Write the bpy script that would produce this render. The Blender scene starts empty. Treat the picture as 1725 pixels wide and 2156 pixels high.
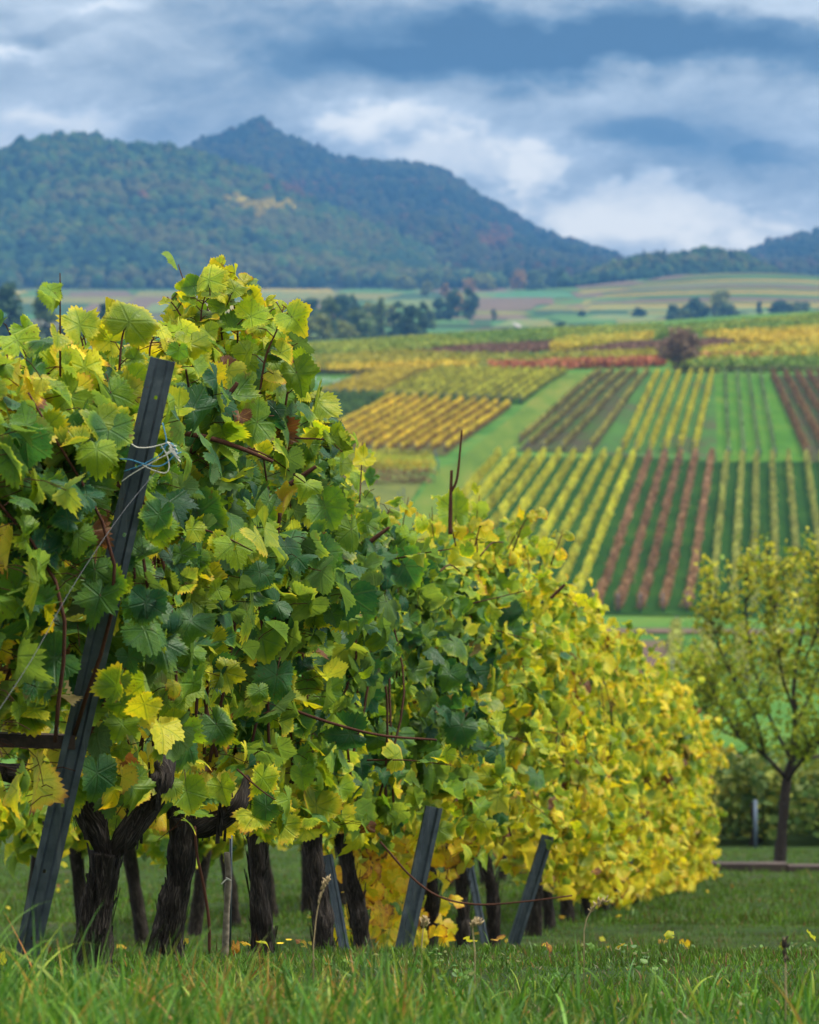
import bpy, math, random
import numpy as np
from mathutils import Vector

# ------------------------------------------------------------------ camera, light, sky
random.seed(7)
RNG = np.random.default_rng(7)
SC = bpy.context.scene
COL = SC.collection
RAD = math.radians
F = 6109.0                      # focal length in picture units (picture 1725 x 2156)
CU, CV = 862.5, 1078.0
PITCH = RAD(4.007)

cam_d = bpy.data.cameras.new("camera")
cam = bpy.data.objects.new("camera", cam_d)
COL.objects.link(cam)
cam.rotation_euler = (RAD(90) - PITCH, 0, 0)
cam_d.sensor_fit = 'HORIZONTAL'
cam_d.sensor_width = 24.0
cam_d.lens = 85.0
cam_d.clip_start = 0.1
cam_d.clip_end = 20000
cam_d.dof.use_dof = True
cam_d.dof.focus_distance = 8.3
cam_d.dof.aperture_fstop = 5.6
SC.camera = cam

SUN_EL, SUN_AZ = 60, 84        # azimuth measured from +Y (forward) to the right
sun_d = bpy.data.lights.new("sun", 'SUN')
sun_d.energy = 2.6
sun_d.angle = RAD(9)
sun_d.color = (1.0, 0.94, 0.84)
sun = bpy.data.objects.new("sun", sun_d)
COL.objects.link(sun)
sv = Vector((math.sin(RAD(SUN_AZ)) * math.cos(RAD(SUN_EL)), math.cos(RAD(SUN_AZ)) * math.cos(RAD(SUN_EL)), math.sin(RAD(SUN_EL))))
sun.rotation_euler = sv.to_track_quat('Z', 'Y').to_euler()
sun.location = (-20, 10, 40)

SC.view_settings.view_transform = 'Standard'
SC.view_settings.look = 'None'
SC.view_settings.exposure = 0.95
SC.view_settings.gamma = 1.0
SC.view_settings.use_curve_mapping = False
SC.render.film_transparent = False
cy = SC.cycles
cy.use_denoising = True
cy.max_bounces = 8
cy.diffuse_bounces = 3
cy.glossy_bounces = 2
cy.transmission_bounces = 5
cy.transparent_max_bounces = 6
cy.volume_bounces = 0
cy.use_adaptive_sampling = True
cy.adaptive_threshold = 0.015
cy.caustics_reflective = False
cy.caustics_refractive = False


class NT:
    """small helper to write node trees"""
    def __init__(self, tree):
        self.t = tree
        self.t.nodes.clear()

    def n(self, typ, **kw):
        nd = self.t.nodes.new(typ)
        for k, v in kw.items():
            if k.startswith('i_'):
                key = k[2:]
                key = int(key) if key.isdigit() else key.replace('_', ' ')
                self.set(nd, key, v)
            else:
                setattr(nd, k, v)
        return nd

    def set(self, nd, key, v):
        s = nd.inputs[key]
        if hasattr(v, 'is_output') or isinstance(v, bpy.types.NodeSocket):
            self.t.links.new(v, s)
        else:
            s.default_value = v

    def m(self, op, a, b=None, c=None, clamp=False):
        nd = self.t.nodes.new('ShaderNodeMath')
        nd.operation = op
        nd.use_clamp = clamp
        for i, x in enumerate((a, b, c)):
            if x is not None:
                self.set(nd, i, x)
        return nd.outputs[0]

    def mix(self, f, a, b, blend='MIX'):
        nd = self.t.nodes.new('ShaderNodeMix')
        nd.data_type = 'RGBA'
        nd.blend_type = blend
        self.set(nd, 0, f)
        self.set(nd, 6, a)
        self.set(nd, 7, b)
        return nd.outputs[2]

    def ramp(self, f, stops, interp='LINEAR'):
        nd = self.t.nodes.new('ShaderNodeValToRGB')
        r = nd.color_ramp
        r.interpolation = interp
        while len(r.elements) < len(stops):
            r.elements.new(0.5)
        for e, (p, c) in zip(r.elements, stops):
            e.position = p
            e.color = (*c, 1) if len(c) == 3 else c
        self.set(nd, 0, f)
        return nd.outputs[0]

    def noise(self, vec, scale, detail=3, rough=0.5, dist=0.0):
        nd = self.t.nodes.new('ShaderNodeTexNoise')
        if vec is not None:
            self.set(nd, 'Vector', vec)
        nd.inputs['Scale'].default_value = scale
        nd.inputs['Detail'].default_value = detail
        nd.inputs['Roughness'].default_value = rough
        nd.inputs['Distortion'].default_value = dist
        return nd.outputs[0]

    def xyz(self, x, y, z):
        nd = self.t.nodes.new('ShaderNodeCombineXYZ')
        self.set(nd, 0, x); self.set(nd, 1, y); self.set(nd, 2, z)
        return nd.outputs[0]

    def smooth(self, x, a, b, lo=0.0, hi=1.0):
        nd = self.t.nodes.new('ShaderNodeMapRange')
        nd.interpolation_type = 'SMOOTHSTEP'
        self.set(nd, 0, x)
        nd.inputs[1].default_value = a
        nd.inputs[2].default_value = b
        nd.inputs[3].default_value = lo
        nd.inputs[4].default_value = hi
        return nd.outputs[0]


# ---- the sky: physical daylight behind a broken layer of rain clouds, laid out by compass direction
world = bpy.data.worlds.new("World")
SC.world = world
world.use_nodes = True
w = NT(world.node_tree)
tc = w.n('ShaderNodeTexCoord')
sep = w.n('ShaderNodeSeparateXYZ', i_0=tc.outputs['Generated'])
dx, dy, dz = sep.outputs
ya = w.m('MAXIMUM', w.m('ABSOLUTE', dy), 0.08)
s_ = w.m('DIVIDE', dx, ya)
t_ = w.m('DIVIDE', dz, ya)
# billow the coordinates
warp_v = w.xyz(w.m('MULTIPLY', s_, 1.0), w.m('MULTIPLY', t_, 1.7), 3.3)
wn = w.n('ShaderNodeTexNoise', i_Vector=warp_v, i_Scale=16.0, i_Detail=6.0, i_Roughness=0.58)
wsep = w.n('ShaderNodeSeparateColor', i_0=wn.outputs[1])
ws = w.m('MULTIPLY_ADD', w.m('SUBTRACT', wsep.outputs[0], 0.5), 0.085, s_)
wt = w.m('MULTIPLY_ADD', w.m('SUBTRACT', wsep.outputs[1], 0.5), 0.042, t_)


def blob(u, v, su, sv_, amp, warp=True):
    a = w.m('DIVIDE', w.m('SUBTRACT', ws if warp else s_, (u - CU) / F), su / F)
    b = w.m('DIVIDE', w.m('SUBTRACT', wt if warp else t_, (650 - v) / F), sv_ / F)
    d = w.m('ADD', w.m('MULTIPLY', a, a), w.m('MULTIPLY', b, b))
    return w.m('MULTIPLY', w.m('EXPONENT', w.m('MULTIPLY', d, -1.0)), amp)


SKY_BLOBS = [
    # u, v, spread u, spread v, brightness
    (150, 60, 320, 90, 0.0), (70, 108, 100, 16, 0.26), (280, 22, 100, 24, 0.22), (130, 235, 200, 26, 0.26),
    (60, 290, 260, 40, 0.18), (480, 210, 260, 80, -0.10), (1050, 95, 520, 66, -0.42), (1500, 110, 420, 62, -0.32),
    (700, 130, 240, 50, -0.16), (600, 30, 260, 40, -0.10), (830, 240, 190, 40, 0.20), (770, 255, 90, 22, 0.12),
    (1500, 300, 190, 80, -0.20), (1150, 330, 120, 50, 0.22), (1130, 300, 60, 26, 0.08), (1350, 470, 330, 60, 0.30),
    (1660, 240, 150, 60, 0.03), (960, 330, 160, 40, 0.16), (1660, 440, 150, 60, 0.12), (330, 250, 110, 50, -0.12),
    (1600, 30, 130, 24, 0.14), (1250, 200, 220, 24, 0.10), (1600, 500, 120, 22, 0.1), (1290, 520, 200, 30, 0.14),
]
fld = None
for bb in SKY_BLOBS:
    o = blob(*bb)
    fld = o if fld is None else w.m('ADD', fld, o)
nv = w.xyz(s_, w.m('MULTIPLY', t_, 2.1), 0.0)
n1 = w.noise(nv, 13.0, 9, 0.62, 0.4)
n2 = w.noise(nv, 42.0, 7, 0.64, 0.5)
fld = w.m('ADD', fld, w.m('MULTIPLY', w.m('SUBTRACT', n1, 0.5), 0.62))
fld = w.m('ADD', fld, w.m('MULTIPLY', w.m('SUBTRACT', n2, 0.5), 0.34))


def vor(scale):
    v = w.xyz(w.m('ADD', s_, w.m('MULTIPLY', w.m('SUBTRACT', wsep.outputs[2], 0.5), 0.03)), w.m('MULTIPLY', t_, 1.5), 1.7)
    nd = w.n('ShaderNodeTexVoronoi', feature='F1', i_Vector=v, i_Scale=scale)
    return w.m('SUBTRACT', 0.75, nd.outputs['Distance'])


billow = w.m('ADD', w.m('MULTIPLY', vor(42.0), 0.6), w.m('ADD', w.m('MULTIPLY', vor(95.0), 0.3), w.m('MULTIPLY', vor(210.0), 0.16)))


def mass(u, v, su, sv_, amp, lo=0.32, hi_=0.74, bil=0.0):
    """a cloud with a billowing edge"""
    b = blob(u, v, su, sv_, 1.0)
    b = w.m('ADD', b, w.m('ADD', w.m('MULTIPLY', w.m('SUBTRACT', n1, 0.5), 0.7), w.m('MULTIPLY', w.m('SUBTRACT', n2, 0.5), 0.7)))
    if bil:
        b = w.m('ADD', b, w.m('MULTIPLY', w.m('SUBTRACT', billow, 0.35), bil))
        amp_n = w.m('MULTIPLY', w.m('ADD', 0.62, billow), amp)
        return w.m('MULTIPLY', w.smooth(b, lo, hi_), amp_n)
    return w.m('MULTIPLY', w.smooth(b, lo, hi_), amp)


for q in ((1140, 350, 140, 76, 0.17, 0.34, 0.64, 1.1), (1010, 330, 210, 62, 0.14, 0.3, 0.7, 0.8), (1330, 290, 150, 60, -0.15), (1400, 450, 360, 85, 0.20, 0.3, 0.7, 0.8), (850, 260, 260, 60, 0.22, 0.3, 0.74, 0.7), (1620, 330, 120, 50, -0.12), (170, 60, 140, 40, -0.08),
          (1080, 105, 420, 66, -0.10)):
    fld = w.m('ADD', fld, mass(*q))
fld = w.m('ADD', fld, 0.53)
cloud = w.ramp(fld, [(0.05, (0.030, 0.072, 0.135)), (0.26, (0.10, 0.158, 0.225)), (0.44, (0.280, 0.325, 0.365)),
                     (0.64, (0.50, 0.54, 0.57)), (0.83, (0.80, 0.78, 0.72)), (1.0, (1.0, 0.94, 0.82))])
# overcast: the cloud deck overhead is far brighter than the band near the horizon
zen = w.smooth(dz, 0.16, 0.80, 1.05, 1.5)
hi = w.ramp(w.noise(tc.outputs['Generated'], 2.2, 5, 0.55), [(0.3, (0.44, 0.46, 0.49)), (0.7, (0.80, 0.79, 0.75))])
cl = w.mix(w.smooth(dz, 0.12, 0.3), cloud, hi)
sky = w.n('ShaderNodeTexSky', sky_type='NISHITA', sun_disc=False)
sky.sun_elevation = RAD(SUN_EL)
sky.sun_rotation = RAD(SUN_AZ)
sky.air_density = 1.0
sky.dust_density = 1.5
bg1 = w.n('ShaderNodeBackground', i_Color=sky.outputs[0], i_Strength=0.07)
bg2 = w.n('ShaderNodeBackground', i_Color=cl, i_Strength=zen)
mixw = w.n('ShaderNodeMixShader', i_0=0.9)
w.t.links.new(bg1.outputs[0], mixw.inputs[1])
w.t.links.new(bg2.outputs[0], mixw.inputs[2])
wo = w.n('ShaderNodeOutputWorld')
w.t.links.new(mixw.outputs[0], wo.inputs[0])


# ------------------------------------------------------------------ projection and terrain
ST, CT = math.sin(PITCH), math.cos(PITCH)


def ray(u, v):
    cx = (np.asarray(u, float) - CU) / F
    cyy = -(np.asarray(v, float) - CV) / F
    return cx, CT + cyy * ST, -ST + cyy * CT


def P(u, v, y):
    """point seen in direction (u, v) at distance y ahead"""
    a, b, c = ray(u, v)
    k = y / b
    return np.stack([a * k, np.broadcast_to(y, np.shape(a * k)), c * k], -1)


def proj(p):
    p = np.asarray(p, float)
    zc = p[..., 1] * CT - p[..., 2] * ST
    yc = p[..., 1] * ST + p[..., 2] * CT
    return CU + F * p[..., 0] / zc, CV - F * yc / zc


def vnoise(x, y, seed=0):
    """smooth value noise in -1..1"""
    x = np.asarray(x, float); y = np.asarray(y, float)
    xi = np.floor(x).astype(np.int64); yi = np.floor(y).astype(np.int64)
    fx = x - xi; fy = y - yi
    fx = fx * fx * (3 - 2 * fx); fy = fy * fy * (3 - 2 * fy)

    def h(a, b):
        q = (a * 374761393 + b * 668265263 + seed * 974711) & 0x7fffffff
        q = ((q ^ (q >> 13)) * 1274126177) & 0x7fffffff
        q = q ^ (q >> 16)
        return (q % 65536) / 32768.0 - 1.0
    return (h(xi, yi) * (1 - fx) + h(xi + 1, yi) * fx) * (1 - fy) + (h(xi, yi + 1) * (1 - fx) + h(xi + 1, yi + 1) * fx) * fy


def fbm(x, y, seed=0, o=4):
    r = 0; a = 0.5
    for i in range(o):
        r = r + a * vnoise(x * 2 ** i, y * 2 ** i, seed + i * 17)
        a *= 0.5
    return r


PROF = np.array([(-400, 30), (-60, 2.2), (-10, -0.15), (0, -0.70), (3, -1.00), (4.5, -1.22), (5.5, -1.41), (6.5, -1.575), (7.6, -1.76), (9.6, -2.165), (10.6, -2.39), (12.9, -2.915), (14, -3.165), (15, -3.37), (17.5, -3.79),
                 (20, -4.22), (25, -5.11), (30, -5.98), (33.5, -6.545), (36, -6.965), (45, -8.43), (60, -10.6), (100, -15.9),
                 (150, -20.8), (200, -24.3), (228, -25.6), (240, -25.6), (300, -22.5), (370, -18.9), (440, -15.2),
                 (504, -11.9), (600, -9.6), (700, -8.3), (800, -7.4), (860, -9.0), (1000, -16), (1200, -15.5), (1500, -10.2),
                 (2000, -1.6), (2600, 13.6), (2900, 20.8), (3400, 34), (5000, 50), (9000, 60)], float)


def _pchip(xs, ys, x):
    h = np.diff(xs); d = np.diff(ys) / h
    m = np.zeros_like(ys)
    for i in range(1, len(xs) - 1):
        if d[i - 1] * d[i] > 0:
            w1 = 2 * h[i] + h[i - 1]; w2 = h[i] + 2 * h[i - 1]
            m[i] = (w1 + w2) / (w1 / d[i - 1] + w2 / d[i])
    m[0], m[-1] = d[0], d[-1]
    x = np.clip(x, xs[0], xs[-1])
    i = np.clip(np.searchsorted(xs, x) - 1, 0, len(xs) - 2)
    t = (x - xs[i]) / h[i]
    return ((2 * t**3 - 3 * t**2 + 1) * ys[i] + (t**3 - 2 * t**2 + t) * h[i] * m[i] + (-2 * t**3 + 3 * t**2) * ys[i + 1] + (t**3 - t**2) * h[i] * m[i + 1])


def H(x, y):
    x = np.asarray(x, float); y = np.asarray(y, float)
    z = _pchip(PROF[:, 0], PROF[:, 1], y)
    tl = np.interp(y, [504, 800, 900, 1500], [0, 0.0617, 0.06, 0.0])
    z = z + tl * np.clip(x, -160, 260)
    z = z + 22 * np.exp(-((x - 275) / 150) ** 2 - ((y - 2350) / 260) ** 2)
    z = z + 0.02 * vnoise(x * 1.3, y * 1.3, 5) * np.clip((y - 2) / 4, 0, 1) * np.clip((60 - y) / 20, 0, 1)
    z = z + 0.25 * vnoise(x / 30, y / 30, 9) * np.clip((y - 90) / 60, 0, 1)
    return z


def onto(u, v, ymin=60.0, ymax=5000.0):
    """where the view ray (u, v) meets the terrain beyond ymin"""
    a, b, c = ray(u, v)
    ys = np.geomspace(ymin, ymax, 3000)
    g = c / b * ys - H(a / b * ys, ys)
    i = np.argmax(g < 0) if (g < 0).any() else len(ys) - 1
    lo, hi = ys[max(i - 1, 0)], ys[i]
    for _ in range(30):
        mid = 0.5 * (lo + hi)
        if c / b * mid - H(a / b * mid, mid) < 0:
            hi = mid
        else:
            lo = mid
    return np.array([a / b * hi, hi, float(H(a / b * hi, hi))])


# ------------------------------------------------------------------ mesh helpers
class Geo:
    def __init__(self):
        self.V, self.T, self.C, self.U = [], [], [], []
        self.n = 0

    def add(self, V, T, C=(1, 1, 1, 1), U=None):
        V = np.asarray(V, np.float32).reshape(-1, 3)
        T = np.asarray(T, np.int64).reshape(-1, 3)
        C = np.asarray(C, np.float32)
        if C.ndim == 1:
            C = np.tile(np.append(C, [1] * (4 - len(C))), (len(V), 1))
        if U is None:
            U = np.zeros((len(V), 2), np.float32)
        self.V.append(V); self.T.append(T + self.n); self.C.append(C.astype(np.float32)); self.U.append(np.asarray(U, np.float32))
        self.n += len(V)

    def build(self, name, mat, parent=None, smooth=True, origin=None):
        V = np.concatenate(self.V); T = np.concatenate(self.T); C = np.concatenate(self.C); U = np.concatenate(self.U)
        me = bpy.data.meshes.new(name)
        if origin is None and parent is not None:
            origin = PLOC.get(parent.name, (0, 0, 0))
            off = np.asarray(origin, np.float32)
            loc = (0, 0, 0)
        else:
            off = np.asarray(origin if origin is not None else (0, 0, 0), np.float32)
            loc = tuple(float(q) for q in off)
        V = V - off
        me.vertices.add(len(V)); me.vertices.foreach_set('co', V.astype(np.float32).ravel())
        me.loops.add(len(T) * 3); me.loops.foreach_set('vertex_index', T.astype(np.int32).ravel())
        me.polygons.add(len(T))
        me.polygons.foreach_set('loop_start', np.arange(0, len(T) * 3, 3, dtype=np.int32))
        me.polygons.foreach_set('loop_total', np.full(len(T), 3, np.int32))
        me.polygons.foreach_set('use_smooth', np.full(len(T), smooth, bool))
        a = me.color_attributes.new('Col', 'FLOAT_COLOR', 'POINT')
        a.data.foreach_set('color', C.ravel())
        uv = me.uv_layers.new(name='UVMap')
        uv.data.foreach_set('uv', U[T.ravel()].astype(np.float32).ravel())
        me.update(calc_edges=True)
        me.validate()
        me.materials.append(mat)
        o = bpy.data.objects.new(name, me)
        COL.objects.link(o)
        o.location = loc
        if parent is not None:
            o.parent = parent
        return o


PLOC = {}


def empty(name, loc):
    o = bpy.data.objects.new(name, None)
    COL.objects.link(o)
    o.location = tuple(float(q) for q in loc)
    o.empty_display_size = 0.2
    PLOC[o.name] = tuple(float(q) for q in loc)
    return o


def tag(o, label=None, cat=None, group=None, kind=None):
    if label: o['label'] = label
    if cat: o['category'] = cat
    if group: o['group'] = group
    if kind: o['kind'] = kind
    return o


def nrm(a):
    a = np.asarray(a, float)
    return a / np.maximum(np.linalg.norm(a, axis=-1, keepdims=True), 1e-9)


def smooth_path(pts, n):
    pts = np.asarray(pts, float)
    if len(pts) == 2:
        t = np.linspace(0, 1, n)[:, None]
        return pts[0] * (1 - t) + pts[1] * t
    q = np.vstack([2 * pts[0] - pts[1], pts, 2 * pts[-1] - pts[-2]])
    out = []
    m = len(pts) - 1
    for t in np.linspace(0, m, n):
        i = min(int(t), m - 1); f = t - i
        p0, p1, p2, p3 = q[i], q[i + 1], q[i + 2], q[i + 3]
        out.append(0.5 * ((2 * p1) + (-p0 + p2) * f + (2 * p0 - 5 * p1 + 4 * p2 - p3) * f * f + (-p0 + 3 * p1 - 3 * p2 + p3) * f**3))
    return np.array(out)


def tube(g, pts, rad, k=8, col=(1, 1, 1, 1), rough=0.0, seed=0, cap=True, twist=0.0):
    pts = np.asarray(pts, float)
    n = len(pts)
    rad = np.interp(np.linspace(0, 1, n), np.linspace(0, 1, len(np.atleast_1d(rad))), np.atleast_1d(rad))
    tn = nrm(np.gradient(pts, axis=0))
    up = np.array([0.31, 0.87, 0.2]) if abs(tn[0][1]) < 0.8 else np.array([1.0, 0.1, 0.2])
    a = nrm(up - tn * (tn @ up)[:, None])
    b = np.cross(tn, a)
    th = np.linspace(0, 2 * np.pi, k, endpoint=False)[None, :]
    ln = np.concatenate([[0], np.cumsum(np.linalg.norm(np.diff(pts, axis=0), axis=1))])[:, None]
    r = rad[:, None] * np.ones((1, k))
    if rough:
        tt = th + twist * ln
        r = r * (1 + rough * (0.55 * fbm(2.2 * np.cos(tt) + seed * 3.1 + ln * 2.5, 2.2 * np.sin(tt) + ln * 3.5 + seed, seed, 3)
                              + 0.6 * np.abs(vnoise(tt * 5.0 / np.pi * 2 + 40, ln * 9 + seed, seed + 3)) - 0.2
                              + 0.35 * vnoise(np.cos(tt) * 1.2 + seed, ln * 14, seed + 8)))
    V = pts[:, None] + r[..., None] * (np.cos(th)[..., None] * a[:, None] + np.sin(th)[..., None] * b[:, None])
    V = V.reshape(-1, 3)
    i = np.arange(n - 1)[:, None]; j = np.arange(k)[None, :]
    q0 = i * k + j; q1 = i * k + (j + 1) % k; q2 = q1 + k; q3 = q0 + k
    T = np.stack([q0, q1, q2, q0, q2, q3], -1).reshape(-1, 3)
    U = np.stack([np.broadcast_to(th / (2 * np.pi), (n, k)), np.broadcast_to(ln, (n, k))], -1).reshape(-1, 2)
    if cap:
        V = np.vstack([V, pts[0], pts[-1]])
        U = np.vstack([U, [0, 0], [0, 0]])
        e0 = np.stack([np.full(k, n * k), (np.arange(k) + 1) % k, np.arange(k)], -1)
        s = (n - 1) * k
        e1 = np.stack([np.full(k, n * k + 1), s + np.arange(k), s + (np.arange(k) + 1) % k], -1)
        T = np.vstack([T, e0, e1])
    g.add(V, T, col, U)


def cards(g, pos, size, col, up_bias=0.3, asp=1.0, rng=RNG):
    """little randomly turned leaf clumps: folded diamonds, six corners each"""
    n = len(pos)
    nn = nrm(rng.normal(size=(n, 3)) + np.array([0, 0, up_bias]))
    a = nrm(np.cross(nn, nrm(rng.normal(size=(n, 3)))))
    b = np.cross(nn, a)
    s = np.asarray(size).reshape(-1, 1) * 0.5
    j = lambda: 0.75 + 0.5 * rng.random((n, 1))
    v = [pos + a * s * asp * j(), pos + (a * 0.35 + b * 0.9) * s * j() + nn * s * 0.3, pos + (-a * 0.6 + b * 0.7) * s * j() + nn * s * 0.2,
         pos - a * s * asp * j(), pos + (-a * 0.3 - b * 0.9) * s * j() + nn * s * 0.3, pos + (a * 0.6 - b * 0.75) * s * j() + nn * s * 0.2]
    V = np.stack(v, 1).reshape(-1, 3)
    i = np.arange(n)[:, None] * 6
    T = (i[:, None] + np.array([[0, 1, 2], [0, 2, 3], [0, 3, 4], [0, 4, 5]])[None]).reshape(-1, 3)
    g.add(V, T, np.repeat(np.broadcast_to(col, (n, 4)), 6, axis=0))


def box(g, c, sx, sy, sz, ax=None, col=(1, 1, 1, 1)):
    c = np.asarray(c, float)
    ax = np.eye(3) if ax is None else np.asarray(ax)
    s = np.array([[x, y, z] for x in (-1, 1) for y in (-1, 1) for z in (-1, 1)], float) * np.array([sx, sy, sz]) / 2
    V = c + s @ ax
    q = [(0, 1, 3, 2), (4, 6, 7, 5), (0, 4, 5, 1), (2, 3, 7, 6), (0, 2, 6, 4), (1, 5, 7, 3)]
    T = [t for a, b, c_, d in q for t in ((a, b, c_), (a, c_, d))]
    g.add(V, T, col)


# ------------------------------------------------------------------ materials
def mat(name):
    m = bpy.data.materials.new(name)
    m.use_nodes = True
    return m, NT(m.node_tree)


def finish(nt, shader):
    o = nt.n('ShaderNodeOutputMaterial')
    nt.t.links.new(shader, o.inputs[0])


def foliage_mat(name, trans=0.3, rough=0.6, nscale=3.0, var=0.5, spec=0.3):
    m, t = mat(name)
    at = t.n('ShaderNodeAttribute', attribute_name='Col')
    pos = t.n('ShaderNodeNewGeometry')
    n = t.noise(pos.outputs['Position'], nscale, 3, 0.6)
    f = t.smooth(n, 0.3, 0.7, 1 - var * 0.5, 1 + var * 0.5)
    c = t.n('ShaderNodeVectorMath', operation='SCALE', i_0=at.outputs[0])
    t.set(c, 'Scale', f)
    p = t.n('ShaderNodeBsdfPrincipled', i_Base_Color=c.outputs[0], i_Roughness=rough)
    p.inputs['Specular IOR Level'].default_value = spec
    tr = t.n('ShaderNodeBsdfTranslucent', i_Color=c.outputs[0])
    mx = t.n('ShaderNodeMixShader', i_0=trans)
    t.t.links.new(p.outputs[0], mx.inputs[1]); t.t.links.new(tr.outputs[0], mx.inputs[2])
    finish(t, mx.outputs[0])
    return m


def vine_leaf_mat():
    m, t = mat('vine_leaf')
    at = t.n('ShaderNodeAttribute', attribute_name='Col')
    sp = t.n('ShaderNodeSeparateColor', i_0=at.outputs[0])
    age, rnd, edge = sp.outputs
    uv = t.n('ShaderNodeUVMap')
    us = t.n('ShaderNodeSeparateXYZ', i_0=uv.outputs[0])
    x = t.m('MULTIPLY_ADD', us.outputs[0], 2.4, -1.2)
    y = t.m('MULTIPLY_ADD', us.outputs[1], 2.4, -1.2)
    r = t.m('SQRT', t.m('ADD', t.m('MULTIPLY', x, x), t.m('MULTIPLY', y, y)))
    th = t.m('ARCTAN2', x, y)
    pp = t.m('PINGPONG', th, RAD(28))
    dv = t.m('MULTIPLY', r, t.m('SINE', pp))
    vein = t.smooth(dv, 0.012, 0.05, 1.0, 0.0)
    # side veins: herringbone off each main vein
    sv2 = t.m('SUBTRACT', t.m('MULTIPLY', r, t.m('COSINE', pp)), t.m('MULTIPLY', dv, 0.9))
    hb = t.m('PINGPONG', t.m('MULTIPLY', sv2, 6.0), 0.5)
    vein2 = t.smooth(hb, 0.0, 0.12, 0.55, 0.0)
    vv = t.m('MAXIMUM', vein, t.m('MULTIPLY', vein2, t.smooth(r, 0.2, 0.5)))
    geo = t.n('ShaderNodeNewGeometry')
    mottled = t.noise(geo.outputs['Position'], 42.0, 4, 0.62)
    big = t.noise(geo.outputs['Position'], 14.0, 2, 0.5)
    a = t.m('ADD', age, t.m('MULTIPLY', t.m('SUBTRACT', big, 0.5), 0.30))
    a = t.m('ADD', a, t.m('MULTIPLY', t.m('SUBTRACT', mottled, 0.5), 0.22))
    rim = t.smooth(r, 0.55, 0.98)
    a = t.m('ADD', a, t.m('MULTIPLY', rim, t.m('MULTIPLY', edge, 0.42)))
    a = t.m('SUBTRACT', a, t.m('MULTIPLY', vein, 0.06))
    col = t.ramp(a, [(0.0, (0.016, 0.080, 0.034)), (0.15, (0.040, 0.130, 0.034)), (0.28, (0.100, 0.215, 0.020)),
                     (0.46, (0.24, 0.345, 0.016)), (0.64, (0.57, 0.54, 0.022)), (0.82, (0.70, 0.50, 0.03)), (0.93, (0.50, 0.24, 0.03)), (1.0, (0.16, 0.065, 0.028))])
    br = t.m('MULTIPLY', t.smooth(t.noise(geo.outputs['Position'], 30.0, 3, 0.6), 0.60, 0.68), t.m('MULTIPLY', edge, t.smooth(r, 0.3, 0.9)))
    col = t.mix(br, col, (0.14, 0.055, 0.025, 1))
    spots = t.m('MULTIPLY', t.smooth(t.noise(geo.outputs['Position'], 130.0, 2, 0.5), 0.64, 0.70), t.m('MULTIPLY', rnd, 0.75))
    col = t.mix(spots, col, (0.10, 0.06, 0.02, 1))
    col = t.mix(t.m('MULTIPLY', vv, 0.13), col, (0.20, 0.27, 0.06, 1))
    # underside: paler, felted, duller
    back = geo.outputs['Backfacing']
    cb = t.mix(0.35, col, (0.19, 0.27, 0.11, 1))
    cc = t.mix(back, col, cb)
    val = t.m('MULTIPLY_ADD', rnd, 0.55, 0.72)
    sc = t.n('ShaderNodeVectorMath', operation='SCALE', i_0=cc)
    t.set(sc, 'Scale', val)
    bh = t.m('ADD', t.m('MULTIPLY', vv, -0.28), t.m('MULTIPLY', mottled, 0.7))
    bump = t.n('ShaderNodeBump', i_Height=bh, i_Strength=0.85, i_Distance=0.006)
    p = t.n('ShaderNodeBsdfPrincipled', i_Base_Color=sc.outputs[0], i_Normal=bump.outputs[0])
    t.set(p, 'Roughness', t.m('MULTIPLY_ADD', rnd, 0.15, 0.42))
    t.set(p, 'Specular IOR Level', t.m('MULTIPLY_ADD', back, -0.2, 0.30))
    tcol = t.n('ShaderNodeVectorMath', operation='MULTIPLY', i_0=sc.outputs[0])
    tcol.inputs[1].default_value = (1.5, 1.35, 0.6)
    tr = t.n('ShaderNodeBsdfTranslucent', i_Color=tcol.outputs[0], i_Normal=bump.outputs[0])
    mx = t.n('ShaderNodeMixShader', i_0=0.46)
    t.t.links.new(p.outputs[0], mx.inputs[1]); t.t.links.new(tr.outputs[0], mx.inputs[2])
    finish(t, mx.outputs[0])
    return m


def bark_mat(name, c0, c1, c2, sc=1.0, bump=0.8):
    m, t = mat(name)
    uv = t.n('ShaderNodeUVMap')
    us = t.n('ShaderNodeSeparateXYZ', i_0=uv.outputs[0])
    geo = t.n('ShaderNodeNewGeometry')
    wv = t.noise(geo.outputs['Position'], 9 * sc, 3, 0.6)
    an = t.m('ADD', t.m('MULTIPLY', us.outputs[0], 2 * math.pi), t.m('MULTIPLY', wv, 1.2))
    vec = t.xyz(t.m('COSINE', an), t.m('SINE', an), t.m('MULTIPLY', us.outputs[1], 2.6))
    n = t.noise(vec, 7.0 * sc, 6, 0.68, 0.3)
    n3 = t.noise(vec, 22 * sc, 3, 0.6)
    n2 = t.noise(geo.outputs['Position'], 5 * sc, 3, 0.6)
    c = t.ramp(n, [(0.34, c0), (0.52, c1), (0.76, c2)])
    c = t.mix(t.smooth(n2, 0.45, 0.7, 0.0, 0.5), c, (*c0, 1))
    bp = t.n('ShaderNodeBump', i_Height=t.m('ADD', n, t.m('MULTIPLY', n3, 0.4)), i_Strength=bump, i_Distance=0.02)
    p = t.n('ShaderNodeBsdfPrincipled', i_Base_Color=c, i_Roughness=0.9, i_Normal=bp.outputs[0])
    p.inputs['Specular IOR Level'].default_value = 0.2
    finish(t, p.outputs[0])
    return m


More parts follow.
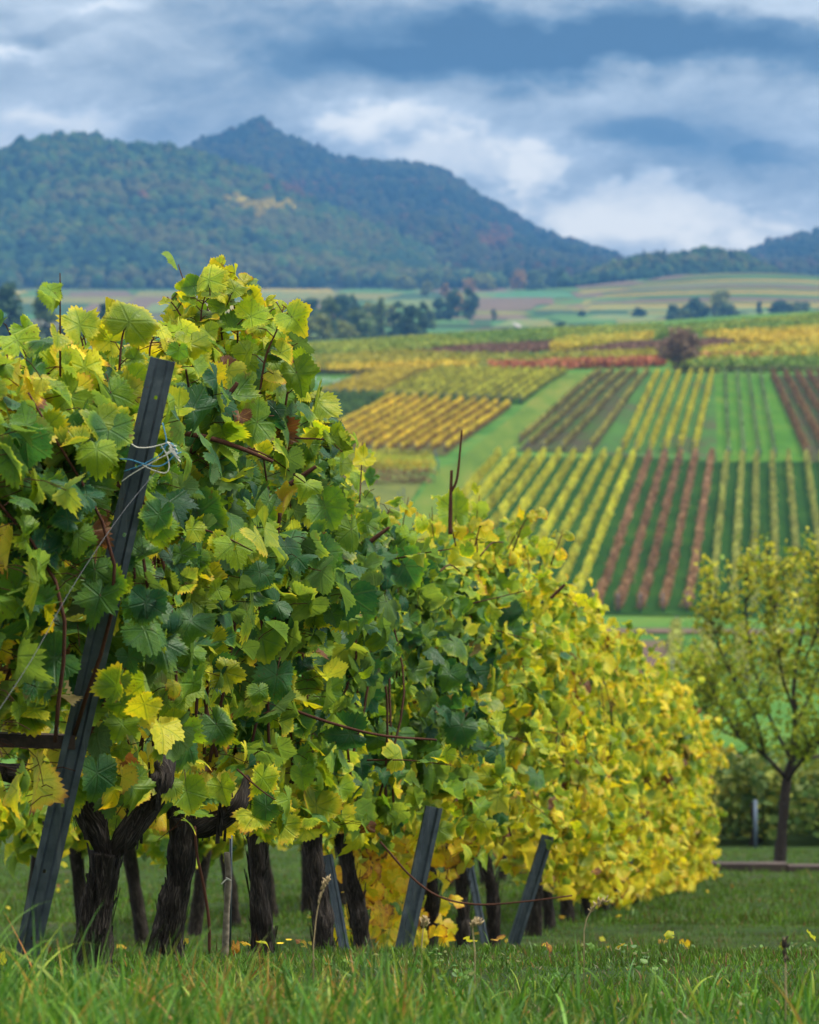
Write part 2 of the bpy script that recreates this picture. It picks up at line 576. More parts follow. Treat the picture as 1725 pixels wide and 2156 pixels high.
def plain_mat(name, c, rough=0.6, metal=0.0, nscale=20.0, var=0.25, bump=0.0, spec=0.4):
    m, t = mat(name)
    geo = t.n('ShaderNodeNewGeometry')
    n = t.noise(geo.outputs['Position'], nscale, 4, 0.6)
    lo = tuple(q * (1 - var) for q in c); hi_ = tuple(min(1, q * (1 + var)) for q in c)
    cc = t.ramp(n, [(0.3, lo), (0.7, hi_)])
    p = t.n('ShaderNodeBsdfPrincipled', i_Base_Color=cc, i_Roughness=rough, i_Metallic=metal)
    p.inputs['Specular IOR Level'].default_value = spec
    if bump:
        b = t.n('ShaderNodeBump', i_Height=n, i_Strength=bump, i_Distance=0.01)
        t.t.links.new(b.outputs[0], p.inputs['Normal'])
    finish(t, p.outputs[0])
    return m


def steel_mat():
    m, t = mat('weathered_steel')
    geo = t.n('ShaderNodeNewGeometry')
    n = t.noise(geo.outputs['Position'], 26.0, 5, 0.65)
    n2 = t.noise(geo.outputs['Position'], 110.0, 3, 0.6)
    st = t.n('ShaderNodeVectorMath', operation='MULTIPLY', i_0=geo.outputs['Position'])
    st.inputs[1].default_value = (60, 60, 4)
    n3 = t.noise(st.outputs[0], 1.0, 3, 0.6)
    c = t.ramp(n, [(0.3, (0.040, 0.055, 0.070)), (0.6, (0.075, 0.098, 0.118)), (0.8, (0.13, 0.155, 0.17))])
    c = t.mix(t.smooth(n3, 0.56, 0.72, 0.0, 0.45), c, (0.16, 0.18, 0.18, 1))
    c = t.mix(t.smooth(n2, 0.66, 0.74, 0.0, 0.8), c, (0.10, 0.045, 0.02, 1))
    p = t.n('ShaderNodeBsdfPrincipled', i_Base_Color=c, i_Metallic=0.55)
    t.set(p, 'Roughness', t.m('MULTIPLY_ADD', n, 0.35, 0.33))
    finish(t, p.outputs[0])
    return m


M_LEAF = vine_leaf_mat()
M_FOL = foliage_mat('far_foliage', 0.25, 0.7, 0.6, 0.5)
M_TREE = foliage_mat('tree_foliage', 0.35, 0.6, 2.0, 0.5)
M_GRASS = foliage_mat('grass_blades', 0.30, 0.5, 2.5, 0.7, 0.35)
M_WOOD = foliage_mat('hill_forest', 0.0, 0.9, 0.05, 0.7, 0.1)
M_BARK = bark_mat('vine_bark', (0.008, 0.006, 0.005), (0.036, 0.029, 0.024), (0.20, 0.17, 0.145))
M_CANE = bark_mat('cane_bark', (0.030, 0.013, 0.009), (0.085, 0.034, 0.020), (0.15, 0.065, 0.035), 2.0, 0.3)
M_TBARK = bark_mat('tree_bark', (0.020, 0.017, 0.015), (0.05, 0.040, 0.035), (0.10, 0.082, 0.072))
M_STEEL = steel_mat()
M_RUST = plain_mat('rusty_iron', (0.040, 0.026, 0.022), 0.75, 0.2, 40, 0.5, 0.4)
M_WIRE = plain_mat('galvanised_wire', (0.06, 0.065, 0.07), 0.5, 0.5)
M_WHITE = plain_mat('white_twine', (0.62, 0.60, 0.52), 0.85, 0, 200, 0.2)
M_BLUE = plain_mat('blue_twine', (0.05, 0.24, 0.42), 0.7, 0, 200, 0.2)
M_POST = plain_mat('grey_post', (0.075, 0.105, 0.145), 0.6, 0.2, 8, 0.3)
M_TUBE = plain_mat('white_guard', (0.46, 0.50, 0.60), 0.6, 0, 8, 0.12)
M_STAKE = plain_mat('weathered_stake', (0.16, 0.135, 0.10), 0.9, 0, 60, 0.5, 0.4)
M_STEM = plain_mat('dry_stem', (0.36, 0.27, 0.14), 0.8, 0, 60, 0.3)
M_KERB = plain_mat('kerb_stone', (0.052, 0.037, 0.032), 0.9, 0, 3, 0.5, 0.5)
M_PETAL = plain_mat('yellow_petal', (0.72, 0.50, 0.02), 0.6, 0, 60, 0.15)


def ground_mat():
    m, t = mat('ground')
    geo = t.n('ShaderNodeNewGeometry')
    pos = geo.outputs['Position']
    s = t.n('ShaderNodeSeparateXYZ', i_0=pos)
    y = s.outputs[1]
    n = t.noise(pos, 3.0, 5, 0.65)
    n0 = t.noise(pos, 0.7, 3, 0.6)
    near = t.ramp(n, [(0.3, (0.018, 0.020, 0.009)), (0.5, (0.022, 0.048, 0.010)), (0.7, (0.040, 0.075, 0.014))])
    near = t.mix(t.smooth(n0, 0.5, 0.75, 0, 0.7), near, (0.055, 0.050, 0.024, 1))
    nm = t.noise(pos, 0.12, 5, 0.6)
    mid = t.ramp(nm, [(0.3, (0.030, 0.105, 0.016)), (0.5, (0.060, 0.150, 0.022)), (0.7, (0.105, 0.165, 0.030))])
    # far patchwork of fields
    mp = t.n('ShaderNodeMapping', i_Vector=pos, i_Rotation=(0, 0, 0.35), i_Scale=(0.011, 0.0042, 0.0))
    vo = t.n('ShaderNodeTexVoronoi', i_Vector=mp.outputs[0], i_Scale=1.0, i_Randomness=0.85)
    vs = t.n('ShaderNodeSeparateColor', i_0=vo.outputs['Color'])
    far = t.ramp(vs.outputs[0], [(0.0, (0.05, 0.12, 0.03)), (0.3, (0.10, 0.15, 0.035)), (0.5, (0.15, 0.16, 0.04)),
                                 (0.68, (0.11, 0.10, 0.055)), (0.82, (0.05, 0.15, 0.05)), (1.0, (0.20, 0.17, 0.04))], 'CONSTANT')
    far = t.mix(t.smooth(t.noise(pos, 0.03, 4, 0.6), 0.4, 0.65, 0, 0.4), far, (0.08, 0.11, 0.04, 1))
    c = t.mix(t.smooth(y, 50, 110), near, mid)
    c = t.mix(t.smooth(y, 840, 960), c, far)
    b = t.n('ShaderNodeBump', i_Height=n, i_Strength=0.6, i_Distance=0.05)
    p = t.n('ShaderNodeBsdfPrincipled', i_Base_Color=c, i_Roughness=1.0, i_Normal=b.outputs[0])
    p.inputs['Specular IOR Level'].default_value = 0.1
    finish(t, p.outputs[0])
    return m


def field_mat(name, c0, c1, c2, scale=0.35, stretch=(1, 0.25)):
    m, t = mat(name)
    geo = t.n('ShaderNodeNewGeometry')
    mp = t.n('ShaderNodeMapping', i_Vector=geo.outputs['Position'], i_Rotation=(0, 0, RAD(6.9)), i_Scale=(stretch[0], stretch[1], 1))
    n = t.noise(mp.outputs[0], scale, 5, 0.62)
    n2 = t.noise(geo.outputs['Position'], 0.045, 3, 0.6)
    c = t.ramp(t.m('ADD', t.m('MULTIPLY', n, 0.6), t.m('MULTIPLY', n2, 0.4)), [(0.36, c0), (0.5, c1), (0.64, c2)])
    p = t.n('ShaderNodeBsdfPrincipled', i_Base_Color=c, i_Roughness=1.0)
    p.inputs['Specular IOR Level'].default_value = 0.1
    finish(t, p.outputs[0])
    return m


# ------------------------------------------------------------------ the ground, one sheet to the horizon
ys = np.concatenate([np.linspace(-60, 2, 32), np.arange(2.25, 60, 0.25), np.arange(60, 900, 4.0), np.arange(900, 7000, 40.0)])
ks = np.linspace(-1, 1, 131)
hw = 14 + 0.5 * np.maximum(ys, 0)
X = ks[None, :] * hw[:, None]
Y = np.broadcast_to(ys[:, None], X.shape)
Z = H(X, Y)


def grid_tris(n, k):
    i = np.arange(n - 1)[:, None]; j = np.arange(k - 1)[None, :]
    a = i * k + j; b = a + 1; c = b + k; d = a + k
    return np.stack([a, b, c, a, c, d], -1).reshape(-1, 3)


g = Geo()
g.add(np.stack([X, Y, Z], -1), grid_tris(*X.shape))
tag(g.build('ground', ground_mat()), kind='structure')


def c7(x, y): return (1105.4 + 0.3592 * x, 631.7 + 0.3592 * y)
def c6(x, y): return (526.3 + 0.3661 * x, 631.6 + 0.3661 * y)


def drape(name, quad, m, lift=0.12, nu=24, nv=60, ymin=60, world_pts=False):
    q = [np.asarray(p, float) if world_pts else onto(p[0], p[1], ymin) for p in quad]   # far-left, far-right, near-right, near-left
    a = np.linspace(0, 1, nu)[None, :, None]; b = np.linspace(0, 1, nv)[:, None, None]
    Pt = (q[0] * (1 - a) + q[1] * a) * (1 - b) + (q[3] * (1 - a) + q[2] * a) * b
    Pt[..., 2] = H(Pt[..., 0], Pt[..., 1]) + lift
    g = Geo()
    g.add(Pt, grid_tris(nv, nu)[:, ::-1])
    return tag(g.build(name, m), kind='structure')


GREEN_DEEP = field_mat('deep_grass', (0.009, 0.040, 0.004), (0.015, 0.058, 0.006), (0.032, 0.082, 0.009))
GREEN_BRIGHT = field_mat('bright_grass', (0.032, 0.108, 0.009), (0.050, 0.140, 0.012), (0.09, 0.155, 0.016))
BROWN_SOIL = field_mat('bare_soil', (0.055, 0.042, 0.026), (0.050, 0.062, 0.020), (0.036, 0.085, 0.014))
MIXED = field_mat('patchy_grass', (0.075, 0.055, 0.035), (0.042, 0.105, 0.022), (0.055, 0.135, 0.025), 0.25)
OLIVE = field_mat('olive_grass', (0.060, 0.085, 0.022), (0.10, 0.120, 0.025), (0.14, 0.15, 0.03))
MEADOW = field_mat('meadow_grass', (0.055, 0.110, 0.014), (0.085, 0.140, 0.016), (0.14, 0.16, 0.026), 0.3, (1, 0.12))
TRACK = field_mat('track_dirt', (0.09, 0.060, 0.045), (0.12, 0.085, 0.06), (0.07, 0.07, 0.035), 0.6)

drape('grass_field', [(1040, 962), (1760, 972), (1900, 1312), (990, 1290)], GREEN_DEEP)
drape('grass_field', [(1505, 792), (1620, 792), (1700, 975), (1512, 975)], GREEN_BRIGHT, 0.14)
drape('soil_field', [(1620, 792), (1860, 792), (2000, 985), (1700, 975)], BROWN_SOIL, 0.14)
drape('soil_field', [(1250, 786), (1366, 788), (1248, 955), (1085, 950)], BROWN_SOIL, 0.14)
drape('grass_field', [(1366, 788), (1505, 792), (1512, 975), (1248, 958)], MIXED, 0.14)
drape('meadow', [(1190, 790), (1262, 786), (1085, 955), (930, 1000)], MEADOW, 0.16)
drape('meadow', [(930, 985), (1085, 950), (1010, 1080), (820, 1130)], MEADOW, 0.17)
SOIL_WARM = field_mat('leaf_strewn_soil', (0.10, 0.060, 0.025), (0.085, 0.085, 0.022), (0.055, 0.075, 0.02))
drape('soil_field', [c6(800, 566), c6(1510, 612), c6(1125, 900), c6(240, 880)], SOIL_WARM, 0.16)
drape('grass_field', [c6(0, 560), c6(800, 566), c6(240, 880), c6(-400, 880)], GREEN_DEEP, 0.15)
drape('grass_field', [c6(900, 402), c6(1800, 430), c6(1560, 604), c6(390, 572)], GREEN_DEEP, 0.13)
drape('olive_field', [(700, 1004), (900, 1002), (850, 1080), (640, 1080)], OLIVE, 0.14)
drape('dirt_track', [(1150, 1324), (1760, 1330), (1760, 1340), (1150, 1334)], TRACK, 0.14, 30, 4)
drape('dirt_track', [(1350, 1352), (1420, 1352), (1415, 1425), (1340, 1425)], TRACK, 0.15, 10, 20)

# ------------------------------------------------------------------ distant hills under forest
def hill(name, ridge, yb, yr, vb, seed, gully=10.0, back=0.7):
    ridge = np.array(ridge, float)
    us = np.linspace(ridge[0, 0], ridge[-1, 0], 220)
    vr = np.interp(us, ridge[:, 0], ridge[:, 1]) + 9
    k = np.linspace(0, 1 + back, 75)[:, None]
    kk = np.minimum(k, 1)
    ybv = np.interp(us, [vb_[0] for vb_ in vb], [vb_[2] if len(vb_) > 2 else yb for vb_ in vb])
    y = ybv[None, :] + (yr - ybv[None, :]) * k
    zr = P(us, vr, yr)[:, 2][None, :]
    zb = P(us, np.interp(us, [q[0] for q in vb], [q[1] for q in vb]), ybv)[:, 2][None, :]
    s = kk * (0.75 + 0.25 * kk)
    z = zb + (zr - zb) * s
    x = (us[None, :] - CU) / F * y / CT
    amp = gully * np.sin(np.pi * kk) ** 0.8
    z = z + amp * (fbm(x / 150 + seed, y / 330, seed, 4) * 1.6)
    over = np.maximum(k - 1, 0)
    z = z - over * 1.1 * np.maximum(zr - 30, 20)
    g = Geo()
    g.add(np.stack([x, y, z], -1), grid_tris(*x.shape))
    tag(g.build(name, M_HILL), kind='structure')
    return x, y, z, us, k[:, 0]


M_HILL = field_mat('forest_floor', (0.012, 0.022, 0.012), (0.02, 0.034, 0.016), (0.04, 0.045, 0.02), 0.05, (1, 1))

_ICO = None


def ico():
    global _ICO
    if _ICO is None:
        import bmesh
        b = bmesh.new()
        bmesh.ops.create_icosphere(b, subdivisions=2, radius=1.0)
        v = np.array([q.co[:] for q in b.verts]); f = np.array([[q.index for q in ff.verts] for ff in b.faces])
        b.free()
        _ICO = (v, f)
    return _ICO


def forest(name, hx, n, seed, palette, hscale, conifer=0.1, patch=None, kmin=0.03):
    rng = np.random.default_rng(seed)
    x, y, z, us, k = hx
    kmax = int(np.searchsorted(k, 1.06))
    # sample by real area of the front slope
    ii = rng.random(n * 3) ** 0.75 * (kmax - 1)
    jj = rng.random(n * 3) * (len(us) - 1)
    i0 = ii.astype(int); j0 = jj.astype(int); fi = ii - i0; fj = jj - j0

    def s(a):
        return (a[i0, j0] * (1 - fj) + a[i0, j0 + 1] * fj) * (1 - fi) + (a[i0 + 1, j0] * (1 - fj) + a[i0 + 1, j0 + 1] * fj) * fi
    px, py, pz = s(x), s(y), s(z)
    ok = pz > H(px, py) - 2
    px, py, pz, ii = px[ok][:n], py[ok][:n], pz[ok][:n], ii[ok][:n]
    n = len(px)
    V0, T0 = ico()
    nv_ = len(V0)
    wdt = hscale * (0.55 + 0.75 * rng.random(n))
    hgt = wdt * (0.75 + 0.4 * rng.random(n))
    con = (rng.random(n) < conifer * (0.4 + 1.6 * (fbm(px / 120, py / 200, seed + 5, 2) > 0.05)))
    V = np.broadcast_to(V0, (n, nv_, 3)).copy()
    jit = 1 + 0.17 * rng.standard_normal((n, nv_, 1)) * 0.9
    V = V * jit
    taper = np.where(con[:, None], np.clip(0.85 - 0.75 * V0[None, :, 2], 0.05, 1.3) * 0.62, 1.0)
    V[..., 0] *= wdt[:, None] * 0.5 * taper
    V[..., 1] *= wdt[:, None] * 0.5 * taper
    V[..., 2] = (V[..., 2] * 0.62 + 0.35) * hgt[:, None] * np.where(con, 1.25, 1.0)[:, None]
    V += np.stack([px, py, pz], -1)[:, None]
    pal = np.array(palette, float)
    # stands of one kind
    pick = (fbm(px / 90, py / 160 + pz / 60, seed + 2, 3) * 1.5 + 0.5 + 0.33 * rng.standard_normal(n))
    idx = np.clip((pick * len(pal)).astype(int), 0, len(pal) - 1)
    c = pal[idx] * (0.82 + 0.36 * rng.random((n, 1)))
    c[con] = np.array([0.013, 0.030, 0.018]) * (0.7 + 0.6 * rng.random((con.sum(), 1)))
    if patch:
        for (pu, pv, ru, rv, pc, pr) in patch:
            uu, vv = proj(np.stack([px, py, pz], -1))
            hit = (((uu - pu) / ru) ** 2 + ((vv - pv) / rv) ** 2 < 1 + 0.5 * rng.standard_normal(n)) & (rng.random(n) < pr)
            c[hit] = np.array(pc) * (0.7 + 0.6 * rng.random((hit.sum(), 1)))
    c = c * 0.72
    C = np.repeat(np.concatenate([c, np.ones((n, 1))], 1), nv_, axis=0)
    T = (T0[None] + (np.arange(n) * nv_)[:, None, None]).reshape(-1, 3)
    g = Geo()
    g.add(V.reshape(-1, 3), T, C)
    return tag(g.build(name, M_WOOD, smooth=True), kind='stuff')


PAL = [(0.022, 0.060, 0.028), (0.036, 0.085, 0.028), (0.055, 0.112, 0.030), (0.075, 0.12, 0.028), (0.085, 0.12, 0.028), (0.10, 0.105, 0.03)]
PAL2 = [(0.014, 0.034, 0.020), (0.022, 0.046, 0.020), (0.040, 0.058, 0.022), (0.050, 0.058, 0.024), (0.080, 0.052, 0.026), (0.06, 0.07, 0.024)]

h_peak = hill('hill', [(100, 420), (300, 350), (380, 320), (430, 295), (470, 284), (515, 262), (545, 246), (575, 268), (600, 284), (640, 300), (690, 316), (720, 332),
                       (800, 342), (880, 346), (940, 360), (990, 400), (1060, 440), (1130, 482), (1200, 508), (1250, 522), (1297, 543),
                       (1360, 580), (1420, 606)],
              3050, 4700, [(0, 612, 3050), (800, 604, 3000), (1050, 596, 2980), (1250, 590, 3000), (1420, 600, 3000)], 3, 16)
h_left = hill('hill', [(-1700, 612), (-1300, 560), (-900, 470), (-420, 380), (-200, 350), (-60, 335), (0, 326), (50, 303), (100, 297), (140, 288), (215, 292), (260, 306), (330, 313), (390, 317),
                       (450, 333), (520, 355), (600, 392), (660, 427), (720, 452), (800, 484), (880, 522), (960, 562), (1020, 590), (1060, 606)],
              2820, 3400, [(-420, 616), (0, 614), (520, 612), (760, 606), (1060, 604)], 11, 14)
h_mid = hill('hill', [(1180, 606), (1215, 594), (1250, 574), (1300, 556), (1350, 544), (1430, 538), (1500, 525), (1560, 540), (1620, 570), (1665, 594), (1700, 608)],
             2520, 2700, [(1180, 600), (1400, 590), (1720, 606)], 23, 4)
h_right = hill('hill', [(1500, 575), (1560, 540), (1620, 512), (1680, 497), (1725, 492), (1800, 486), (1950, 500), (2150, 530), (2600, 600)],
               3000, 4500, [(1500, 606), (2150, 606)], 31, 10)
forest('forest', h_peak, 7500, 3, PAL2, 13, 0.12, [(1040, 510, 40, 18, (0.13, 0.055, 0.02), 0.7), (640, 405, 60, 16, (0.12, 0.05, 0.025), 0.6)])
forest('forest', h_left, 15500, 11, PAL, 12.0, 0.05, [(535, 450, 62, 15, (0.36, 0.27, 0.03), 0.9), (640, 405, 70, 26, (0.12, 0.055, 0.025), 0.6),
                                                     (310, 425, 14, 8, (0.22, 0.10, 0.03), 0.8)])
forest('forest', h_mid, 2000, 23, PAL, 8.0, 0.15)
forest('forest', h_right, 3800, 31, PAL2, 13, 0.1)

# ------------------------------------------------------------------ trees
def tree(name, base, height, width, col, label, cat='tree', group=None, n=420, trunk_h=0.25, cone=0.0, card=0.11, limbs=3, seed=0):
    rng = np.random.default_rng(seed + 100)
    base = np.asarray(base, float)
    root = empty(name, base)
    tag(root, label, cat, group)
    gt = Geo()
    top = base + [0, 0, height * 0.75]
    tube(gt, smooth_path([base - [0, 0, 0.3], base + [0.02 * height, 0, height * 0.35], top], 8), [0.035 * height, 0.02 * height, 0.006 * height], 7, rough=0.2, seed=seed)
    for i in range(limbs):
        a = rng.random() * 6.28
        e = base + [math.cos(a) * width * 0.33, math.sin(a) * width * 0.33, height * (0.5 + 0.3 * rng.random())]
        tube(gt, smooth_path([base + [0, 0, height * (trunk_h + 0.05 * i)], (base + e) / 2 + [0, 0, height * 0.12], e], 6), [0.014 * height, 0.004 * height], 5)
    gt.build('trunk', M_TBARK, root)
    gc = Geo()
    m = max(9, n // 40)
    zz = trunk_h + (1 - trunk_h) * rng.random(m) ** 0.85
    prof = np.sqrt(np.clip(1 - ((zz - (trunk_h + (1 - trunk_h) * 0.42)) / ((1 - trunk_h) * 0.62)) ** 2, 0.02, 1))
    prof = prof * (1 - cone) + cone * np.clip(1.1 - (zz - trunk_h) / (1 - trunk_h), 0.06, 1)
    a = rng.random(m) * 6.283
    rr = np.sqrt(rng.random(m)) * 0.78
    cen = np.stack([np.cos(a) * rr * prof * width / 2, np.sin(a) * rr * prof * width / 2, zz * height * 0.95], -1)
    ci = rng.integers(0, m, n)
    sp = rng.normal(size=(n, 3))
    sp = nrm(sp) * (0.35 + 0.65 * rng.random((n, 1))) * width * 0.20 * np.array([1, 1, 0.8])
    pos = base + cen[ci] + sp
    pos[:, 2] = np.maximum(pos[:, 2], base[2] + trunk_h * height * 0.6)
    cc = np.asarray(col)[None] * (0.75 + 0.5 * rng.random((m, 1)))[ci] * (0.85 + 0.3 * rng.random((n, 1)))
    cards(gc, pos, card * width * (0.6 + 0.8 * rng.random(n)), np.concatenate([cc, np.ones((n, 1))], 1), 0.4, rng=rng)
    gc.build('crown', M_TREE, root, smooth=False)
    return root


# ------------------------------------------------------------------ rows of vines on the far fields
def vine_row(p0, p1, col, label, group, h0=0.35, h1=1.62, wd=0.34, dens=54, card=0.21, post=True, seed=0, spread=0.22, low=None):
    rng = np.random.default_rng(seed)
    p0 = np.asarray(p0); p1 = np.asarray(p1)
    L = np.linalg.norm(p1 - p0)
    n = int(L * dens)
    t = rng.random(n)
    d = nrm(p1 - p0); o = np.array([d[1], -d[0], 0])
    zz = rng.random(n)
    wob = 1 + 0.22 * vnoise(t * L / 2.1 + rng.random() * 50, np.full(n, seed * 1.7), seed)
    gap = (vnoise(t * L / 1.6, np.full(n, seed * 3.1), seed + 4) > -0.86) | (rng.random(n) < 0.25)
    top = h1 * (1 + 0.10 * vnoise(t * L / 1.7, np.full(n, seed * 0.7 + 9), seed + 1))
    q = rng.normal(size=n) * 0.42
    prof = 0.55 + 0.45 * np.sin(np.pi * np.clip(zz * 0.9 + 0.1, 0, 1))
    pos = p0 + (p1 - p0) * t[:, None] + o * (q * wd * prof * wob)[:, None]
    pos[:, 2] = H(pos[:, 0], pos[:, 1]) + h0 + (top - h0) * zz
    pos = pos[gap]; n = len(pos)
    c = np.asarray(col, float)
    c = c[rng.integers(0, len(c), n)] if c.ndim == 2 else np.tile(c, (n, 1))
    c = c * rng.uniform(0.85, 1.15)
    tone = 1 + spread * 1.6 * vnoise(t[gap] * L / 3.0, np.full(n, seed * 2.3), seed + 7)[:, None]
    c = c * tone * (1 - spread + 2 * spread * rng.random((n, 1)))
    if low is not None:  # lower leaves browner: the shaded side of the row painted into their colour
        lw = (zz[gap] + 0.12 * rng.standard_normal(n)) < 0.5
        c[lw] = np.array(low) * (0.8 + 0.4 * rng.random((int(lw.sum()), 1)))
    g = Geo()
    cards(g, pos, card * (0.6 + 0.8 * rng.random(n)), np.concatenate([c, np.ones((n, 1))], 1), 0.5, rng=rng)
    base = np.array([p0[0], p0[1], float(H(p0[0], p0[1]))])
    r = g.build('vine_row', M_FOL, None, smooth=False, origin=base)
    PLOC[r.name] = tuple(base)
    tag(r, label, 'vine row', group)
    for i in range(3):
        b = p0 + d * (0.2 + 1.1 * i)
        b[2] = float(H(b[0], b[1]))
        gs = Geo()
        tube(gs, [b - [0, 0, 0.05], b + [0.03, 0, 0.3], b + [0, 0.05, 0.7]], [0.07, 0.05, 0.045], 5)
        gs.build('stem', M_BARK, r)
    if post:
        for k, b in enumerate((p0, p1)):
            b = np.array([b[0], b[1], float(H(b[0], b[1]))]) + d * (-0.35 if k == 0 else 0.35)
            gp = Geo()
            tube(gp, [b - [0, 0, 0.1], b + [0, 0, h1 + 0.15]], 0.045, 6)
            gp.build('end_post', M_POST, r)
    return r


YEL = [(0.55, 0.48, 0.03), (0.47, 0.46, 0.035), (0.38, 0.42, 0.04)]
YEL_HOT = [(0.72, 0.52, 0.025), (0.64, 0.50, 0.03), (0.50, 0.47, 0.035), (0.68, 0.43, 0.03)]
YGR = [(0.32, 0.33, 0.07), (0.37, 0.36, 0.08), (0.26, 0.30, 0.06)]
BRN = [(0.27, 0.145, 0.075), (0.22, 0.12, 0.065), (0.32, 0.19, 0.08)]
OLV = [(0.30, 0.28, 0.06), (0.36, 0.31, 0.07), (0.23, 0.22, 0.05)]
GRN = [(0.055, 0.12, 0.03), (0.075, 0.15, 0.03), (0.10, 0.16, 0.03)]
THIN = [(0.12, 0.20, 0.07), (0.16, 0.22, 0.08)]


def rows(far, near, col, label, group, seed, **kw):
    """far / near: lists of picture directions of the two ends of each row, laid on the terrain"""
    for i, (a, b) in enumerate(zip(far, near)):
        vine_row(onto(*b), onto(*a), col, label, group, seed=seed + i, **kw)




VPU, VPV = 1603.0, 322.0


def down_to(far, v):
    """follow the direction of the rows from the far end down to picture height v"""
    k = (v - VPV) / (far[1] - VPV)
    return (VPU + (far[0] - VPU) * k, v)


f_ = [(u, 968) for u in (1052, 1084, 1116, 1147, 1179, 1211, 1242, 1274, 1306, 1336)]
rows(f_, [down_to(p, 1275) for p in f_], YEL, 'yellow green vine row in the nearer plot left of the red brown rows', 'yellow vine rows of the nearer plot', 200)
f_ = [(u, 970) for u in (1369, 1402, 1433, 1465, 1499)]
rows(f_, [down_to(p, 1292) for p in f_], BRN, 'red brown vine row on deep green grass between yellow rows', 'red brown vine rows of the nearer plot', 230, wd=0.42)
f_ = [(u, 972) for u in (1531, 1563, 1593, 1626, 1660, 1698, 1730)]
rows(f_, [down_to(p, 1296) for p in f_], YGR, 'pale yellow vine row on deep green grass right of the red brown rows', 'pale yellow vine rows of the nearer plot', 250)
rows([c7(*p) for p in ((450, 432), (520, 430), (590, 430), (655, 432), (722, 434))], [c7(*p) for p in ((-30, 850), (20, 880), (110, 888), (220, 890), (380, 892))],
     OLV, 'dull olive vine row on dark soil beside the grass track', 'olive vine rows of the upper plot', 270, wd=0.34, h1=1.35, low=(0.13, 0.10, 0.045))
rows([c7(x, 452) for x in (780, 842, 906, 975, 1036, 1100)], [c7(x, 900) for x in (575, 655, 735, 820, 905, 995)],
     [(0.46, 0.38, 0.02), (0.40, 0.37, 0.03), (0.36, 0.36, 0.03)], 'bright yellow vine row in the upper plot right of the olive rows', 'bright yellow vine rows of the upper plot', 290)
rows([c7(x, 452) for x in (1175, 1245, 1312, 1380)], [c7(x, 940) for x in (1197, 1287, 1377, 1470)],
     THIN, 'thin sparse young vine row on bright green grass', 'thin young vine rows on bright grass', 310, wd=0.3, dens=24, h1=1.4)
rows([c7(x, 455) for x in (1455, 1525, 1592, 1660, 1722)], [c7(1665, 945), c7(1790, 960), c7(1915, 970), c7(2040, 980), c7(2160, 990)],
     [(0.21, 0.12, 0.05), (0.25, 0.16, 0.05), (0.17, 0.09, 0.045)], 'brownish vine row on dark soil at the far right of the upper plot', 'brown vine rows of the upper plot', 330, wd=0.42)
# left of the grass track
nr = [c6(1125, 885), c6(1035, 887), c6(950, 888), c6(868, 890), c6(788, 890), c6(705, 890), c6(622, 890), c6(545, 888), c6(465, 884), c6(390, 876), c6(315, 862)]
fr = [c6(1490, 625), c6(1424, 618), c6(1360, 612), c6(1296, 606), c6(1226, 602), c6(1152, 599), c6(1080, 596), c6(1016, 592), c6(955, 588), c6(894, 584), c6(832, 580)]
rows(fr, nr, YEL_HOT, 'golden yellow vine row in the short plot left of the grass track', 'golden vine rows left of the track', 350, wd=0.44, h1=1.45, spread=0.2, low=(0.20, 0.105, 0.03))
fr = [c6(x, 572) for x in (770, 715, 660, 605, 550, 495, 440, 385, 330)]
nr = [c6(770 - 2.0 * 270 + 0 * i, 572 + 270) if i == 0 else c6(770 - 55 * i - 2.08 * 250, 572 + 250 - 6 * i) for i in range(9)]
rows(fr, nr, GRN, 'green vine row in the plot left of the golden rows', 'green vine rows left of the golden plot', 370, wd=0.6)
nx = [1560, 1500, 1438, 1376, 1314, 1252, 1190, 1128, 1066, 1004, 942, 880, 820, 770]
fx = [1815, 1765, 1715, 1662, 1610, 1556, 1500, 1446, 1390, 1335, 1280, 1225, 1170, 1115]
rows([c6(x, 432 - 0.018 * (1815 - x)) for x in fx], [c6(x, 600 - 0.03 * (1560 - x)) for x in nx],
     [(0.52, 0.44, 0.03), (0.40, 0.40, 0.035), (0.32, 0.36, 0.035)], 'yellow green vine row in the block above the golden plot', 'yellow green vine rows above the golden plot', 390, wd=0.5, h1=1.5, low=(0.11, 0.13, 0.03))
nx = [715, 660, 606, 552, 500, 450, 405]
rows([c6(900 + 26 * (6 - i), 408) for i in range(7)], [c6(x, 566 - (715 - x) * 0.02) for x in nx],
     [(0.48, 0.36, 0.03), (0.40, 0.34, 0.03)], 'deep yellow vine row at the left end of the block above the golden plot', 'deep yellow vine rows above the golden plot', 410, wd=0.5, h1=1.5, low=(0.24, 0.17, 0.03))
# rows seen from the side below the golden plot
for i, (va, cl_, lab) in enumerate(((1022, BRN, 'red brown vine row seen side on below the golden plot'), (1002, YEL_HOT, 'amber vine row seen side on just behind a red brown one'),
                                    (990, YEL, 'yellow vine row seen side on, middle one below the golden plot'), (978, YEL, 'yellow vine row seen side on nearest the golden plot'))):
    vine_row(onto(640, va), onto(922 - 4 * i if i else 908, va - 2), cl_, lab, 'vine rows seen side on', seed=430 + i, wd=0.9, dens=110, h0=0.2, h1=1.8)
# hedge of vines closing off the top of the upper plot
vine_row(onto(1425, 790), onto(1760, 790), [(0.07, 0.09, 0.03), (0.12, 0.13, 0.035), (0.17, 0.16, 0.04)], 'dark olive vine row running across the top of the upper plot', None, seed=441, wd=0.8, dens=110)
vine_row(onto(600, 794), onto(782, 793), [(0.05, 0.055, 0.04), (0.06, 0.07, 0.03)], 'dark vine row behind the white vine guards', None, seed=442, wd=0.8, dens=120, h1=1.3)

